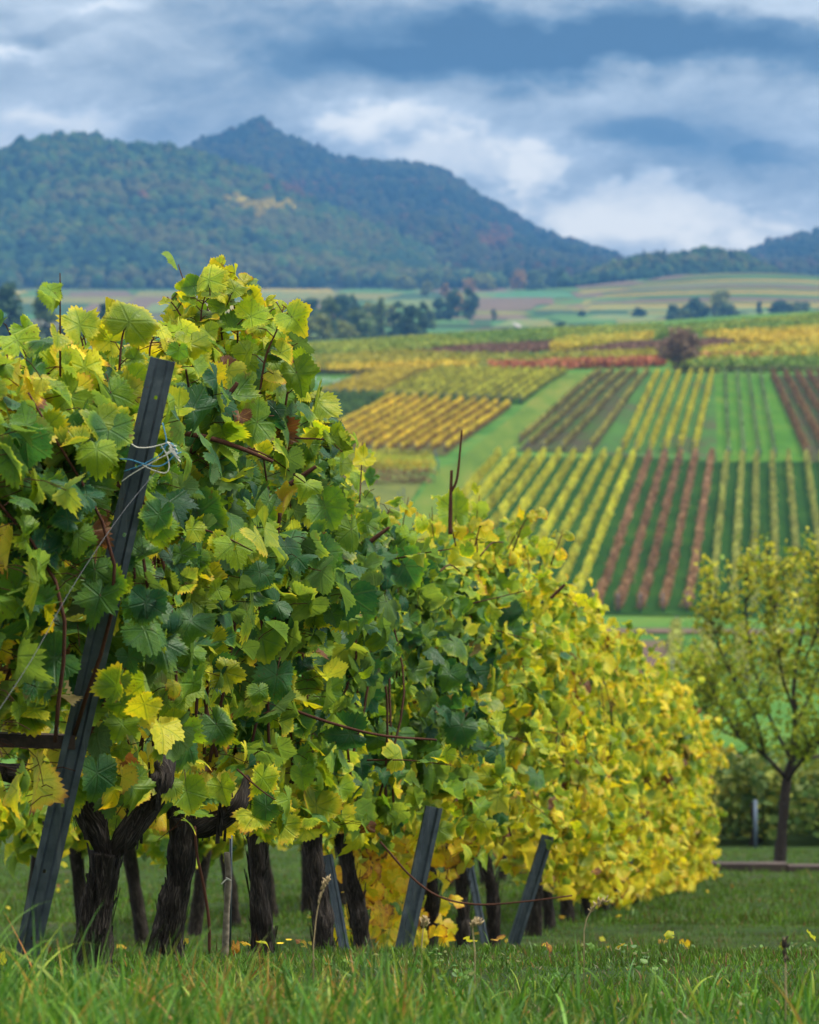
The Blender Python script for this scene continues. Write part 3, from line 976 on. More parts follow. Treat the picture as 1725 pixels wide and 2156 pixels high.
# white guards on young vines
for i, u in enumerate(np.linspace(632, 752, 13)):
    p = onto(u, 812 + 3 * math.sin(i * 1.9))
    g = Geo()
    hgt = 1.15 + 0.25 * math.sin(i * 2.7)
    tube(g, [p - [0, 0, 0.05], p + [0, 0, hgt * 0.5], p + [0.03, 0, hgt]], [0.11, 0.12, 0.10], 8)
    o = g.build('vine_guard', M_TUBE, origin=p)
    PLOC[o.name] = tuple(p)
    tag(o, 'white plastic guard around a young vine in front of the dark row', 'vine guard', 'white vine guards')
    g = Geo()
    tube(g, [p + [0.12, 0, -0.05], p + [0.12, 0, hgt + 0.35]], 0.03, 5)
    g.build('stake', M_POST, o)

# ------------------------------------------------------------------ far bands of vineyard that read as masses
def band(quad, col, seed, h=1.5, dens=2.6, card=0.75, name='vineyard', gapc=0.0):
    rng = np.random.default_rng(seed)
    q = [onto(p[0], p[1], 480) for p in quad]           # far-left, far-right, near-right, near-left
    e1 = np.linalg.norm(q[1] - q[0]); e2 = np.linalg.norm(q[3] - q[0])
    area = 0.5 * (np.linalg.norm(q[1] - q[0]) + np.linalg.norm(q[2] - q[3])) * 0.5 * (np.linalg.norm(q[3] - q[0]) + np.linalg.norm(q[2] - q[1]))
    n = int(min(area * dens, 42000))
    a = rng.random((n, 1))
    depth = max(e2, 3.0)
    nrow = max(1, int(depth / 2.6))
    b = (np.floor(rng.random((n, 1)) * nrow) + 0.5 + 0.16 * rng.standard_normal((n, 1))) / nrow
    b = np.clip(b, 0, 1)
    pos = (q[0] * (1 - a) + q[1] * a) * (1 - b) + (q[3] * (1 - a) + q[2] * a) * b
    pos[:, 2] = H(pos[:, 0], pos[:, 1]) + 0.2 + rng.random(n) * h
    c = np.asarray(col, float)
    pick = np.clip(((fbm(pos[:, 0] / 22, pos[:, 1] / 40, seed, 3) * 1.3 + 0.5 + 0.25 * rng.standard_normal(n)) * len(c)).astype(int), 0, len(c) - 1)
    cc = c[pick] * (0.75 + 0.5 * rng.random((n, 1)))
    g = Geo()
    cards(g, pos, card * (0.6 + 0.8 * rng.random(n)), np.concatenate([cc, np.ones((n, 1))], 1), 0.6, rng=rng)
    return tag(g.build(name, M_FOL, smooth=False), kind='stuff')


B_YEL = [(0.40, 0.38, 0.035), (0.54, 0.42, 0.03), (0.58, 0.42, 0.03)]
B_GRN = [(0.15, 0.24, 0.03), (0.21, 0.28, 0.03), (0.29, 0.32, 0.03)]
B_OLV = [(0.21, 0.23, 0.03), (0.32, 0.30, 0.03), (0.38, 0.33, 0.03)]
B_BRN = [(0.19, 0.10, 0.06), (0.22, 0.12, 0.065), (0.16, 0.09, 0.055)]
B_RED = [(0.44, 0.16, 0.06), (0.50, 0.23, 0.07), (0.40, 0.13, 0.055)]
band([(560, 745), (900, 718), (1000, 735), (560, 768)], B_GRN, 501)
band([(560, 768), (830, 752), (1180, 764), (560, 788)], B_OLV, 502)
band([(900, 716), (1400, 694), (1380, 712), (1000, 735)], B_GRN, 503)
band([(1000, 735), (1170, 724), (1160, 742), (830, 756)], B_BRN, 504, h=0.9)
band([(1170, 724), (1380, 712), (1330, 730), (1160, 744)], B_YEL, 505)
band([(1330, 728), (1580, 718), (1480, 742), (1160, 758)], B_BRN, 506, h=0.9)
band([(1380, 698), (1800, 668), (1800, 690), (1380, 716)], B_GRN, 507)
band([(1480, 712), (1800, 692), (1800, 735), (1560, 728)], B_YEL, 508)
band([(1480, 744), (1800, 732), (1800, 764), (1480, 766)], B_YEL, 509)
band([(1030, 779), (1400, 766), (1400, 772), (1030, 785)], B_RED, 510, dens=5)
band([(1160, 760), (1480, 746), (1415, 763), (1005, 779)], B_OLV, 511)
band([(1415, 766), (1800, 762), (1800, 786), (1415, 786)], B_GRN, 512)
band([(1415, 762), (1560, 758), (1700, 764), (1415, 769)], [(0.38, 0.16, 0.04), (0.36, 0.22, 0.04)], 513, dens=4)
band([(650, 785), (1005, 772), (1005, 782), (780, 792)], B_YEL, 514)

for quad, pal, sd in (([(-700, 812), (540, 800), (540, 815), (-800, 830)], B_YEL, 521), ([(-700, 790), (500, 778), (500, 792), (-700, 806)], B_GRN, 522)):
    band(quad, pal, sd)
drape('grass_field', [(-900, 850), (120, 838), (-60, 900), (-1300, 920)], MIXED, 0.14)
drape('olive_field', [(-1000, 930), (420, 905), (300, 1010), (-1500, 1040)], OLIVE, 0.14)
drape('grass_field', [(-1400, 1060), (520, 1020), (420, 1180), (-1900, 1230)], GREEN_BRIGHT, 0.14)

# the lone reddish tree above the plots
tb = onto(1428, 787)
tree('round_tree', tb + [0, -1.0, 0], 8.0, 7.8, (0.23, 0.15, 0.085), 'lone dark reddish round tree standing above the plots of vine rows', seed=5, n=1900, trunk_h=0.24, card=0.075, limbs=6)

# strips of field in the far valley and on the gentle hill at right
FAR_COLS = {'pale': ((0.11, 0.16, 0.05), (0.14, 0.19, 0.06), (0.17, 0.19, 0.06)), 'green': ((0.05, 0.13, 0.03), (0.07, 0.16, 0.04), (0.10, 0.17, 0.04)),
            'olive': ((0.13, 0.14, 0.035), (0.17, 0.17, 0.04), (0.21, 0.18, 0.04)), 'brown': ((0.13, 0.085, 0.055), (0.16, 0.11, 0.07), (0.12, 0.10, 0.05)),
            'teal': ((0.05, 0.16, 0.07), (0.07, 0.19, 0.08), (0.09, 0.19, 0.08)), 'gold': ((0.26, 0.21, 0.04), (0.32, 0.24, 0.04), (0.22, 0.20, 0.04)),
            'dark': ((0.03, 0.07, 0.025), (0.04, 0.085, 0.03), (0.05, 0.09, 0.03))}
FAR_M = {k: field_mat(k + '_far_field', *v, 0.05, (1, 0.5)) for k, v in FAR_COLS.items()}
rngf = np.random.default_rng(91)
BANDS = [(-200, 700, 614, 626), (-200, 640, 626, 640), (-200, 620, 640, 660), (520, 900, 606, 618), (560, 910, 618, 632), (560, 920, 632, 652), (560, 1000, 652, 684),
         (900, 1260, 606, 616), (930, 1280, 616, 628), (1000, 1300, 628, 642), (980, 1330, 642, 655), (1000, 1760, 656, 664), (920, 1400, 664, 674), (900, 1180, 674, 690),
         (1180, 1460, 674, 684), (1240, 1760, 644, 655)]
for (ua, ub, va, vb2) in BANDS:
    u0 = ua
    while u0 < ub:
        wdt = rngf.uniform(70, 210)
        u1 = min(u0 + wdt, ub)
        sk = rngf.uniform(-30, 60)
        key = rngf.choice(['pale', 'pale', 'green', 'olive', 'olive', 'brown', 'teal', 'gold', 'dark'], p=[.16, .12, .12, .17, .13, .14, .03, .06, .07])
        try:
            drape('far_field', [(u0 + sk, va), (u1 + sk, va), (u1, vb2), (u0, vb2)], FAR_M[str(key)], 0.5, 8, 14, ymin=870)
        except Exception:
            pass
        u0 = u1
HS = [(1205, 1330, 588, 602), (1240, 1420, 580, 600)]
cols_ = ['olive', 'brown', 'green', 'gold', 'pale', 'brown', 'olive', 'gold', 'green', 'brown', 'olive', 'gold']
for i, v in enumerate(np.linspace(578, 640, 12)):
    a0 = 1400 - 17 * i + rngf.uniform(-20, 20); e = 1760
    try:
        drape('far_field', [(a0, v + 7), (e, v + 0 + 0.35 * i), (e, v + 5 + 0.35 * i), (a0 - 40, v + 12)], FAR_M[cols_[i]], 0.6, 30, 6, ymin=1600)
        drape('far_field', [(1215 + 3 * i, v + 14), (a0 - 12, v + 7.5), (a0 - 44, v + 12), (1205 + 3 * i, v + 19)], FAR_M[cols_[(i * 5 + 3) % 12]], 0.6, 20, 6, ymin=1600)
    except Exception:
        pass
drape('dirt_track', [(1078, 682), (1086, 682), (1100, 692), (1090, 692)], field_mat('pale_track', (0.36, 0.33, 0.30), (0.42, 0.38, 0.34), (0.32, 0.3, 0.26)), 0.8, 6, 10, ymin=870)

# trees of the far valley
def far_tree(u, v, hpx, wpx, y, col, label, name='valley_tree', group='trees in the far valley', cone=0.0, seed=0, n=380):
    b = P(u, v, y)
    b[2] = float(H(b[0], b[1])) - 0.3
    s = y / F
    vv = proj(b)[1]
    tree(name, b, (hpx * 1.35 + max(vv - v, 0)) * s, wpx * s * 1.3, col, label, 'tree', group, n=n, trunk_h=0.02, cone=cone, card=0.13, seed=seed)


DG, MG, YG, OR = (0.060, 0.120, 0.060), (0.13, 0.19, 0.06), (0.25, 0.27, 0.06), (0.40, 0.23, 0.05)
VT = [
    (655, 688, 40, 46, 1420, DG), (690, 712, 62, 52, 1180, MG), (722, 690, 48, 54, 1440, DG), (760, 716, 46, 60, 1150, MG), (730, 722, 34, 40, 1100, YG),
    (803, 712, 72, 26, 1200, MG), (840, 714, 58, 44, 1220, DG), (868, 708, 44, 40, 1230, MG), (890, 706, 52, 26, 1240, DG), (776, 690, 36, 40, 1500, YG),
    (700, 680, 30, 36, 1550, OR), (820, 690, 34, 36, 1520, YG), (925, 672, 30, 30, 1700, DG), (950, 668, 40, 34, 1700, DG), (985, 668, 44, 28, 1720, DG), (965, 652, 26, 26, 1900, OR),
    (940, 628, 22, 20, 2350, OR), (985, 612, 18, 26, 2550, OR), (1040, 668, 12, 12, 1700, DG), (1420, 680, 24, 34, 1650, DG), (1462, 680, 34, 56, 1650, DG), (1440, 682, 22, 30, 1600, MG),
    (1516, 660, 34, 38, 1800, YG), (1182, 692, 10, 22, 1450, DG), (1345, 664, 10, 24, 1800, DG), (1645, 660, 18, 44, 1800, DG), (1690, 660, 14, 40, 1800, MG), (1600, 662, 20, 14, 1800, DG),
    (1225, 668, 9, 16, 1800, DG), (1530, 664, 14, 40, 1780, MG),
    (20, 742, 110, 70, 900, DG), (95, 745, 108, 54, 930, MG), (225, 730, 70, 40, 980, DG), (150, 750, 60, 60, 900, MG), (60, 760, 60, 60, 880, MG), (300, 740, 50, 60, 1000, DG), (-60, 750, 90, 80, 900, MG),
    (850, 604, 16, 40, 2750, YG), (905, 602, 20, 44, 2750, MG), (1090, 602, 22, 36, 2750, OR), (1130, 600, 20, 40, 2700, MG), (1180, 602, 26, 40, 2650, DG), (1020, 606, 18, 46, 2700, YG),
    (625, 700, 50, 50, 1300, DG), (610, 715, 44, 50, 1120, MG), (668, 716, 40, 56, 1090, YG), (745, 696, 40, 50, 1380, DG), (795, 700, 42, 44, 1350, MG), (862, 714, 50, 44, 1210, DG), (905, 690, 26, 30, 1500, MG),
    (640, 672, 26, 44, 1650, DG), (740, 672, 24, 40, 1700, MG), (1000, 650, 20, 24, 1950, DG), (960, 636, 20, 22, 2200, MG), (900, 622, 20, 24, 2450, YG),
]
KIND = {DG: 'dark green tree in the hazy valley beyond the bright fields', MG: 'mid green tree in the hazy valley beyond the bright fields',
        YG: 'yellowish tree in the hazy valley beyond the bright fields', OR: 'orange autumn tree in the hazy valley beyond the bright fields'}
for i, (u, v, hp, wp, yy, cc) in enumerate(VT):
    lab = KIND[cc]
    if u < 340:
        lab = 'tall ' + ('dark' if cc == DG else 'mid') + ' green tree behind the vine leaves at the left edge'
    if u == 803:
        lab = 'slender upright poplar in the middle of the valley trees'
    if u == 1516:
        lab = 'yellow bushy tree beside the dark clump in the far fields'
    far_tree(u, v, hp, wp, yy, cc, lab, seed=i, cone=0.5 if (u in (803, 20, 95, 225)) else 0.0, n=1100 if yy < 1000 else 800)

# ------------------------------------------------------------------ the slope below: kerb, path, young tree, next rows
g = Geo()
rng = np.random.default_rng(44)
xk = 3.0
while xk < 9.5:
    L = 0.5 + 0.35 * rng.random()
    yk = 33.2 + 0.02 * xk
    box(g, (xk + L / 2, yk + 0.03 * rng.standard_normal(), float(H(xk, yk)) + 0.0 + 0.012 * rng.standard_normal()), L - 0.012, 0.16, 0.17,
        col=(1, 1, 1, 1))
    xk += L
tag(g.build('kerb', M_KERB, smooth=False), kind='structure')
drape('dirt_track', [(2.2, 34.3, 0), (10.5, 34.4, 0), (10.5, 33.3, 0), (2.2, 33.3, 0)], TRACK, 0.02, 30, 6, world_pts=True)
pt = [P(u, 1575, 105.0) for u in (1380, 1900)]
drape('dirt_track', [(pt[0][0], 108, 0), (pt[1][0], 108, 0), (pt[1][0], 103, 0), (pt[0][0], 103, 0)], TRACK, 0.1, 20, 4, world_pts=True)


def young_tree():
    rng = np.random.default_rng(12)
    yb = 36.0
    base = P(1640, 1822, yb); base[2] = float(H(base[0], base[1]))
    root = empty('young_tree', base)
    tag(root, 'slender young tree with feathery yellow green crown on the grass strip at right', 'tree')
    gt = Geo(); gl = Geo()
    k = yb / F

    def pp(u, v, dy=0.0):
        q = P(u, v, yb + dy)
        return q
    trunk = smooth_path([base - [0, 0, 0.1], pp(1648, 1740), pp(1656, 1650), pp(1668, 1600, 0.05), pp(1676, 1520, 0.1), pp(1672, 1440, 0.15), pp(1690, 1330, 0.2), pp(1700, 1250, 0.2)], 30)
    tube(gt, trunk, [0.085, 0.068, 0.06, 0.05, 0.04, 0.03, 0.018, 0.006], 9, rough=0.35, seed=2)
    limbs = [
        ([pp(1657, 1640), pp(1610, 1590, -0.2), pp(1560, 1555, -0.3), pp(1520, 1490, -0.4), pp(1490, 1430, -0.4)], 0.036),
        ([pp(1657, 1645), pp(1690, 1600, -0.4), pp(1730, 1560, -0.6), pp(1780, 1490, -0.8)], 0.034),
        ([pp(1668, 1600), pp(1630, 1530, 0.5), pp(1600, 1450, 0.7), pp(1580, 1360, 0.8), pp(1570, 1270, 0.8), pp(1575, 1215, 0.8)], 0.036),
        ([pp(1676, 1530), pp(1710, 1450, 0.3), pp(1740, 1350, 0.4), pp(1750, 1240, 0.4)], 0.03),
        ([pp(1674, 1500), pp(1650, 1430, -0.6), pp(1635, 1340, -0.9), pp(1620, 1260, -1.0), pp(1625, 1215, -1.0)], 0.028),
        ([pp(1610, 1590, -0.2), pp(1590, 1510, -0.6), pp(1540, 1420, -0.8), pp(1505, 1330, -0.9), pp(1500, 1270, -0.9)], 0.024),
        ([pp(1690, 1600, -0.4), pp(1760, 1580, 0.2), pp(1830, 1520, 0.4), pp(1850, 1430, 0.4)], 0.026),
        ([pp(1690, 1400, 0.1), pp(1720, 1330, -0.4), pp(1725, 1250, -0.5), pp(1735, 1200, -0.5)], 0.018),
        ([pp(1560, 1555, -0.3), pp(1510, 1530, 0.1), pp(1470, 1470, 0.2), pp(1450, 1410, 0.2)], 0.02),
    ]
    pts = []
    for lp, r in limbs:
        q = smooth_path(lp, 16)
        tube(gt, q, [r * 0.8, r * 0.42, r * 0.12], 7, rough=0.25, seed=int(r * 1000))
        L = len(q)
        for i in range(4, L):
            for _ in range(4):
                d = nrm(np.array([rng.normal() * 0.8, rng.normal() * 0.8, 0.75 + 0.5 * rng.random()]))
                ln = (0.22 + 0.42 * rng.random()) * (0.7 + 0.4 * i / L)
                e = q[i] + d * ln
                tw = smooth_path([q[i], q[i] + d * ln * 0.5 + rng.normal(size=3) * 0.03, e + [0, 0, 0.04]], 5)
                tube(gt, tw, [0.007, 0.003], 4, cap=False)
                m = int(10 + 11 * rng.random())
                tt = 0.25 + 0.8 * rng.random(m)
                pts.append(q[i] + (e - q[i]) * tt[:, None] + rng.normal(size=(m, 3)) * 0.05)
    for i in range(14, 30):
        m = 36
        pts.append(trunk[i] + rng.normal(size=(m, 3)) * np.array([0.16, 0.16, 0.12]))
    pos = np.concatenate(pts)
    n = len(pos)
    c = np.array([(0.26, 0.36, 0.022), (0.37, 0.43, 0.025), (0.50, 0.46, 0.03), (0.16, 0.25, 0.022)])
    hi_ = np.clip((pos[:, 2] - base[2] - 1.4) / 2.3, 0, 1)
    idx = np.clip((hi_ * 1.6 + rng.random(n) * 1.6).astype(int), 0, 2)
    idx[rng.random(n) < 0.2] = 3
    cc = c[idx] * (0.75 + 0.5 * rng.random((n, 1)))
    cards(gl, pos, 0.050 * (0.6 + 0.8 * rng.random(n)), np.concatenate([cc, np.ones((n, 1))], 1), 0.3, asp=1.4, rng=rng)
    gt.build('trunk', M_TBARK, root)
    gl.build('crown', M_TREE, root, smooth=False)


young_tree()


# next vineyard below the path: rows whose ends face the path
def end_row(u, vbase, y0, L, label, hot, seed, post=True):
    p0 = P(u, vbase, y0); p0[2] = float(H(p0[0], p0[1]))
    d = np.array([0.17, 1.0, 0]); d /= np.linalg.norm(d)
    p1 = p0 + d * L; p1[2] = float(H(p1[0], p1[1]))
    col = [(0.09, 0.15, 0.03), (0.13, 0.18, 0.03), (0.20, 0.22, 0.03), (0.06, 0.12, 0.03)] if not hot else [(0.40, 0.32, 0.03), (0.30, 0.28, 0.03), (0.16, 0.2, 0.03)]
    r = vine_row(p0, p1, col, label, 'vine rows below the path', h0=0.15, h1=1.45, wd=0.85, dens=420, card=0.14, post=False, seed=seed, spread=0.3)
    if post:
        b = p0 + np.array([0, -0.55, 0]); b[2] = float(H(b[0], b[1]))
        gp = Geo()
        tube(gp, [b - [0, 0, 0.1], b + [-0.01, 0.05, 0.75]], 0.032, 8)
        gp.build('end_post', M_POST, r)


end_row(1583, 1785, 45.5, 18, 'bushy green vine row end with a pale grey post left of the young tree', False, 601)
end_row(1775, 1785, 45.5, 18, 'bushy green vine row end at the right edge behind the young tree', False, 602, False)
end_row(1395, 1785, 45.5, 14, 'vine row end beyond the path mostly behind the near yellow vines', True, 603, False)
for i, (u, v, yy, hh) in enumerate(((1460, 1396, 170, 2.6), (1525, 1390, 172, 2.3), (1600, 1385, 176, 2.3), (840, 1062, 318, 1.6), (850, 1056, 322, 1.6))):
    p = P(u, v, yy); p[2] = float(H(p[0], p[1]))
    g = Geo()
    tube(g, [p - [0, 0, 0.1], p + [0, 0, hh]], 0.055, 7)
    box(g, p + [0, 0, hh + 0.02], 0.15, 0.15, 0.05)
    tag(g.build('vineyard_post', M_POST, origin=p),
        ('pale slim post standing by the dirt track above the near vine row' if i == 0 else 'pale slim post by the dirt track behind the young tree' if i < 3 else 'small pale post at the corner of the olive field'),
        'post', 'pale posts in the valley')
f_ = [(1425, 1345), (1490, 1345), (1560, 1345), (1630, 1345)]
rows(f_, [(1416, 1450), (1490, 1460), (1572, 1460), (1650, 1460)], YGR, 'pale yellow green vine row just below the dirt track behind the young tree', 'vine rows below the dirt track', 620, wd=0.5)

exec_near = True

# ------------------------------------------------------------------ the near vine row
ROW_K = 1025.0 / 6043.0
RX0, RY0 = -0.824, 7.6


def row_x(y): return RX0 + ROW_K * (np.asarray(y, float) - RY0)


def row_pt(y, off=0.0):
    o = np.array([0.986, -0.167])
    x = row_x(y) + off * o[0]; yy = y + off * o[1]
    return np.array([x, yy, float(H(x, yy))])


OUT = np.array([0.986, -0.167, 0.0])
ALONG = nrm(np.array([0.167, 0.986, -0.19]))

TOPV = np.array([(-300, 740), (0, 750), (120, 770), (300, 765), (340, 740), (380, 715), (450, 690), (540, 700), (600, 760), (650, 860), (690, 960), (730, 1010), (800, 1095), (860, 1165), (930, 1160),
                 (1010, 1140), (1100, 1172), (1180, 1228), (1230, 1295), (1290, 1350), (1370, 1400), (1410, 1455), (1450, 1490), (1500, 1590), (1530, 1640)], float)
BOTV = np.array([(-300, 1665), (0, 1665), (150, 1670), (300, 1700), (430, 1735), (600, 1750), (760, 1750), (860, 1800), (960, 1790), (1050, 1800), (1150, 1840), (1220, 1890), (1290, 1900), (1400, 1870), (1500, 1850), (1600, 1845)], float)


def h_range(y, off=0.0):
    p = row_pt(y, off)
    u, vb = proj(p)
    zt = P(u, np.interp(u, TOPV[:, 0], TOPV[:, 1]), p[1])[2] - p[2]
    zb = P(u, np.interp(u, BOTV[:, 0], BOTV[:, 1]), p[1])[2] - p[2]
    return max(zb, 0.06), min(max(zt, 1.2), 2.35)


def leaf_template(N, rings, seed, sinus=0.14, teeth=0.055):
    rng = np.random.default_rng(seed)
    th = np.linspace(-math.pi, math.pi, N, endpoint=False)
    d = np.degrees(np.abs(th))
    r = np.interp(d, [0, 12, 30, 42, 58, 72, 90, 100, 118, 140, 160, 172, 180], [1.0, 0.93, 0.82 - sinus * 0.6, 0.80 - sinus, 0.93, 0.88, 0.80 - sinus * 0.4, 0.78 - sinus * 0.4, 0.84, 0.78, 0.66, 0.42, 0.10])
    tk = (np.arange(N) % 2) * 2 - 1
    r = r * (1 + teeth * tk * (d < 165) * (0.7 + 0.6 * rng.random(N))) * (1 + 0.05 * vnoise(th * 2 + seed, th * 0 + 1.7, seed))
    fr = np.linspace(0, 1, rings + 1)[1:]
    base = np.concatenate([[[0.0, 0.0]]] + [np.stack([np.sin(th) * r * q, np.cos(th) * r * q], -1) if q == 1 else
                                            np.stack([np.sin(th) * q * (0.35 * r + 0.65 * np.convolve(np.concatenate([r[-4:], r, r[:4]]), np.ones(9) / 9, 'valid')), np.cos(th) * q * (0.35 * r + 0.65 * np.convolve(np.concatenate([r[-4:], r, r[:4]]), np.ones(9) / 9, 'valid'))], -1) for q in fr])
    x, y = base[:, 0], base[:, 1]
    T = []
    j = np.arange(N); j2 = (j + 1) % N
    T.append(np.stack([np.zeros(N, int), 1 + j2, 1 + j], -1))
    for q in range(rings - 1):
        a = 1 + q * N
        T.append(np.stack([a + j, a + j2, a + N + j2], -1)); T.append(np.stack([a + j, a + N + j2, a + N + j], -1))
    T = np.concatenate(T)
    # deform: fold at midrib, droop, ruffles, bulging between the veins
    rr = np.hypot(x, y); tt = np.arctan2(x, y)
    fold = rng.uniform(-0.15, 0.65); droop = rng.uniform(0.1, 0.8); cup = rng.uniform(-0.25, 0.35); ruf = rng.uniform(0.06, 0.2)
    z = fold * np.abs(x) ** 1.2 - droop * np.clip(y + 0.15, 0, 2) ** 2 * 0.6 + cup * rr ** 2
    z = z + ruf * rr ** 2 * np.sin(tt * rng.integers(3, 6) + rng.uniform(0, 6)) + 0.022 * rr * np.cos(tt * 360 / 56.0)
    z = z + rng.uniform(-0.35, 0.35) * x * y
    if rng.random() < 0.5:     # one side curled over
        sd = rng.choice([-1, 1]); q = np.clip(sd * x - 0.35, 0, 1)
        z = z - q * 1.1; x = x - sd * q * 0.5
    if rng.random() < 0.4:      # tip or base rolled under
        q = np.clip(y - rng.uniform(0.2, 0.5), 0, 1)
        z = z - q * rng.uniform(0.5, 1.4); y = y - q * 0.45
    x = x * rng.uniform(0.86, 1.12)
    V = np.stack([x, y, z], -1)
    uv = (base + 1.2) / 2.4
    return V, T, uv


HI = [leaf_template(56, 3, s, (0.0, 0.03, 0.06, 0.09, 0.13, 0.19)[s % 6], 0.045 + 0.02 * (s % 3)) for s in range(24)]
MID = [leaf_template(30, 2, 40 + s, 0.0 + 0.022 * (s % 6), 0.06) for s in range(12)]
LOW = [leaf_template(18, 2, 80 + s, 0.0 + 0.022 * (s % 5), 0.05) for s in range(10)]


def clear_post(pos):
    """the pruned gap round the end post: no leaf grows across it"""
    u, v = proj(pos)
    up = np.interp(v, [757, 2040], [343, 50])
    return ~(((pos[:, 1] < 6.98) & (np.abs(u - up) < 58) & (v > 735)) | ((pos[:, 1] < 7.0) & (u < 190) & (np.abs(v - 1570) < 62))
             | ((pos[:, 1] < 7.0) & (np.abs(u - np.interp(v, [950, 1500], [320, 5])) < 26) & (v > 960)))


def put_leaves(g, pos, nor, tip, size, col, temps, rng, keep=False):
    if not keep:
        m = clear_post(pos)
        pos, nor, tip, size, col = pos[m], nor[m], tip[m], size[m], col[m]

    z = nrm(nor); y = nrm(tip - z * np.sum(tip * z, -1, keepdims=True)); x = np.cross(y, z)
    R = np.stack([x, y, z], -1)
    k = rng.integers(0, len(temps), len(pos))
    for i, (V, T, uv) in enumerate(temps):
        m = k == i
        n = int(m.sum())
        if not n:
            continue
        fl = np.where(rng.random(n) < 0.5, -1.0, 1.0)
        W = np.broadcast_to(V, (n, *V.shape)).copy()
        W = W * size[m][:, None, None]
        O = pos[m][:, None] + np.einsum('nij,nvj->nvi', R[m], W)
        g.add(O.reshape(-1, 3), (T[None] + (np.arange(n) * len(V))[:, None, None]).reshape(-1, 3), np.repeat(col[m], len(V), axis=0), np.tile(uv, (n, 1)))


def age_at(y, hf, side, rng, n):
    """how far the autumn has got: 0 green .. 1 brown; hf = height fraction in the canopy"""
    base = np.interp(y, [6, 9.3, 10.4, 12.4, 13.8, 16, 20, 33], [0.22, 0.22, 0.13, 0.17, 0.36, 0.47, 0.52, 0.57])
    low = np.interp(y, [6, 10, 12, 16], [0.16, 0.24, 0.40, 0.16])
    a = base + low * np.clip((0.34 - hf) / 0.3, 0, 1) + np.interp(y, [6, 11, 15], [0.22, 0.20, 0.05]) * np.clip((hf - 0.8) / 0.2, 0, 1)
    a = a + np.where(side == 0, np.interp(y, [8, 14], [0.36, 0.10]), 0)
    a = a + rng.normal(size=n) * np.interp(y, [8, 11, 13, 17], [0.16, 0.13, 0.18, 0.15])
    a = np.where(rng.random(n) < 0.022, 1.05, a)
    return np.clip(np.where((a > 0.70) & (a < 1.0), 0.70 + (a - 0.70) * 0.35, a), 0.02, 1.3)


def leaf_cols(age, rng, n):
    e = np.clip(rng.normal(0.38, 0.42, n), 0, 1)
    return np.stack([age, rng.random(n), e, np.ones(n)], -1)


def canopy(y0, y1, n, rng, back=0.20, inner=0.26, off_row=0.0, hmin=None, hmax=None, wmax=0.36):
    yy = rng.uniform(y0, y1, n)
    side = np.where(rng.random(n) < inner, 0, np.where(rng.random(n) < back, -1, 1))
    hr = np.array([h_range(y, 0.08) if hmin is None else (hmin, hmax) for y in yy])
    lump = vnoise(yy * 1.7, np.zeros(n) + 3.3, 21) * np.interp(yy, [9, 14], [0.06, 0.13])
    q = rng.random(n) ** 0.92
    lo_ = hr[:, 0] + 0.10 * vnoise(yy * 2.6 + 3, np.zeros(n) + 8.8, 41) * np.clip((yy - 9) / 3, 0.3, 1)
    h = lo_ + (hr[:, 1] + lump - lo_) * q
    h = np.maximum(h, 0.04)
    hf = q
    hole = (vnoise(yy * 2.4 + 31, h * 3.4 + 5, 57) < -0.42) & (side == 1) & (hf < 0.9) & (rng.random(n) < 0.85)
    wv = wmax * (0.66 + 0.46 * vnoise(yy * 1.9 + 7, h * 2.6, 33)) * np.interp(hf, [0, 0.15, 0.5, 0.85, 1.0], [0.7, 0.95, 1.0, 0.72, 0.35]) * np.interp(yy, [12, 18], [1.0, 0.74])
    off = np.where(side == 0, rng.uniform(-0.6, 0.6, n) * wv, side * wv * (1 - 0.55 * rng.random(n) ** 1.3))
    off = off + rng.normal(size=n) * 0.03
    base = np.stack([row_x(yy), yy], -1) + off_row * OUT[:2]
    pos = np.zeros((n, 3))
    pos[:, :2] = base + off[:, None] * OUT[:2]
    pos[:, 2] = H(base[:, 0], base[:, 1]) + h
    nor = OUT * np.where(side == 0, rng.choice([-1, 1], n), side)[:, None] * 0.85 + np.array([0, -0.22, 0.5]) + rng.normal(size=(n, 3)) * 0.72
    nor[:, 2] += 0.5 * np.clip((hf - 0.8) / 0.2, 0, 1)
    tip = np.array([0, 0, -1.0]) + rng.normal(size=(n, 3)) * 0.55 + nor * 0.25
    k = ~hole
    return pos[k], nor[k], tip[k], yy[k], hf[k], side[k]


TRUNK_U = [200, 370, 550, 680, 760, 890, 970, 1030, 1120, 1155, 1190]
TY = [RY0 * 1687.0 / (1887.0 - u) for u in TRUNK_U]
while TY[-1] < 28.6:
    TY.append(TY[-1] + 1.12)
BOUND = [6.55] + [0.5 * (a + b) for a, b in zip(TY[:-1], TY[1:])] + [TY[-1] + 0.6]


def bark_bits(g, pts, rad, rng, n):
    """loose strips of bark lifting off a trunk"""
    for _ in range(n):
        i = rng.integers(2, len(pts) - 3)
        a = rng.random() * 6.28
        r = np.interp(i / len(pts), np.linspace(0, 1, len(rad)), rad)
        d = np.array([math.cos(a), math.sin(a), 0])
        p = pts[i] + d * r * 0.98
        L = 0.03 + 0.10 * rng.random()
        wd = np.array([-d[1], d[0], 0]) * (0.003 + 0.006 * rng.random())
        q0 = p - [0, 0, L * 0.5]; q1 = p + [0, 0, L * 0.5] + d * (0.006 + 0.018 * rng.random())
        V = [q0 - wd, q0 + wd, q1 + wd * 0.6, q1 - wd * 0.6]
        g.add(V, [(0, 1, 2), (0, 2, 3)], (1, 1, 1, 1), [(0.1, 0.3), (0.2, 0.3), (0.2, 0.5), (0.1, 0.5)])


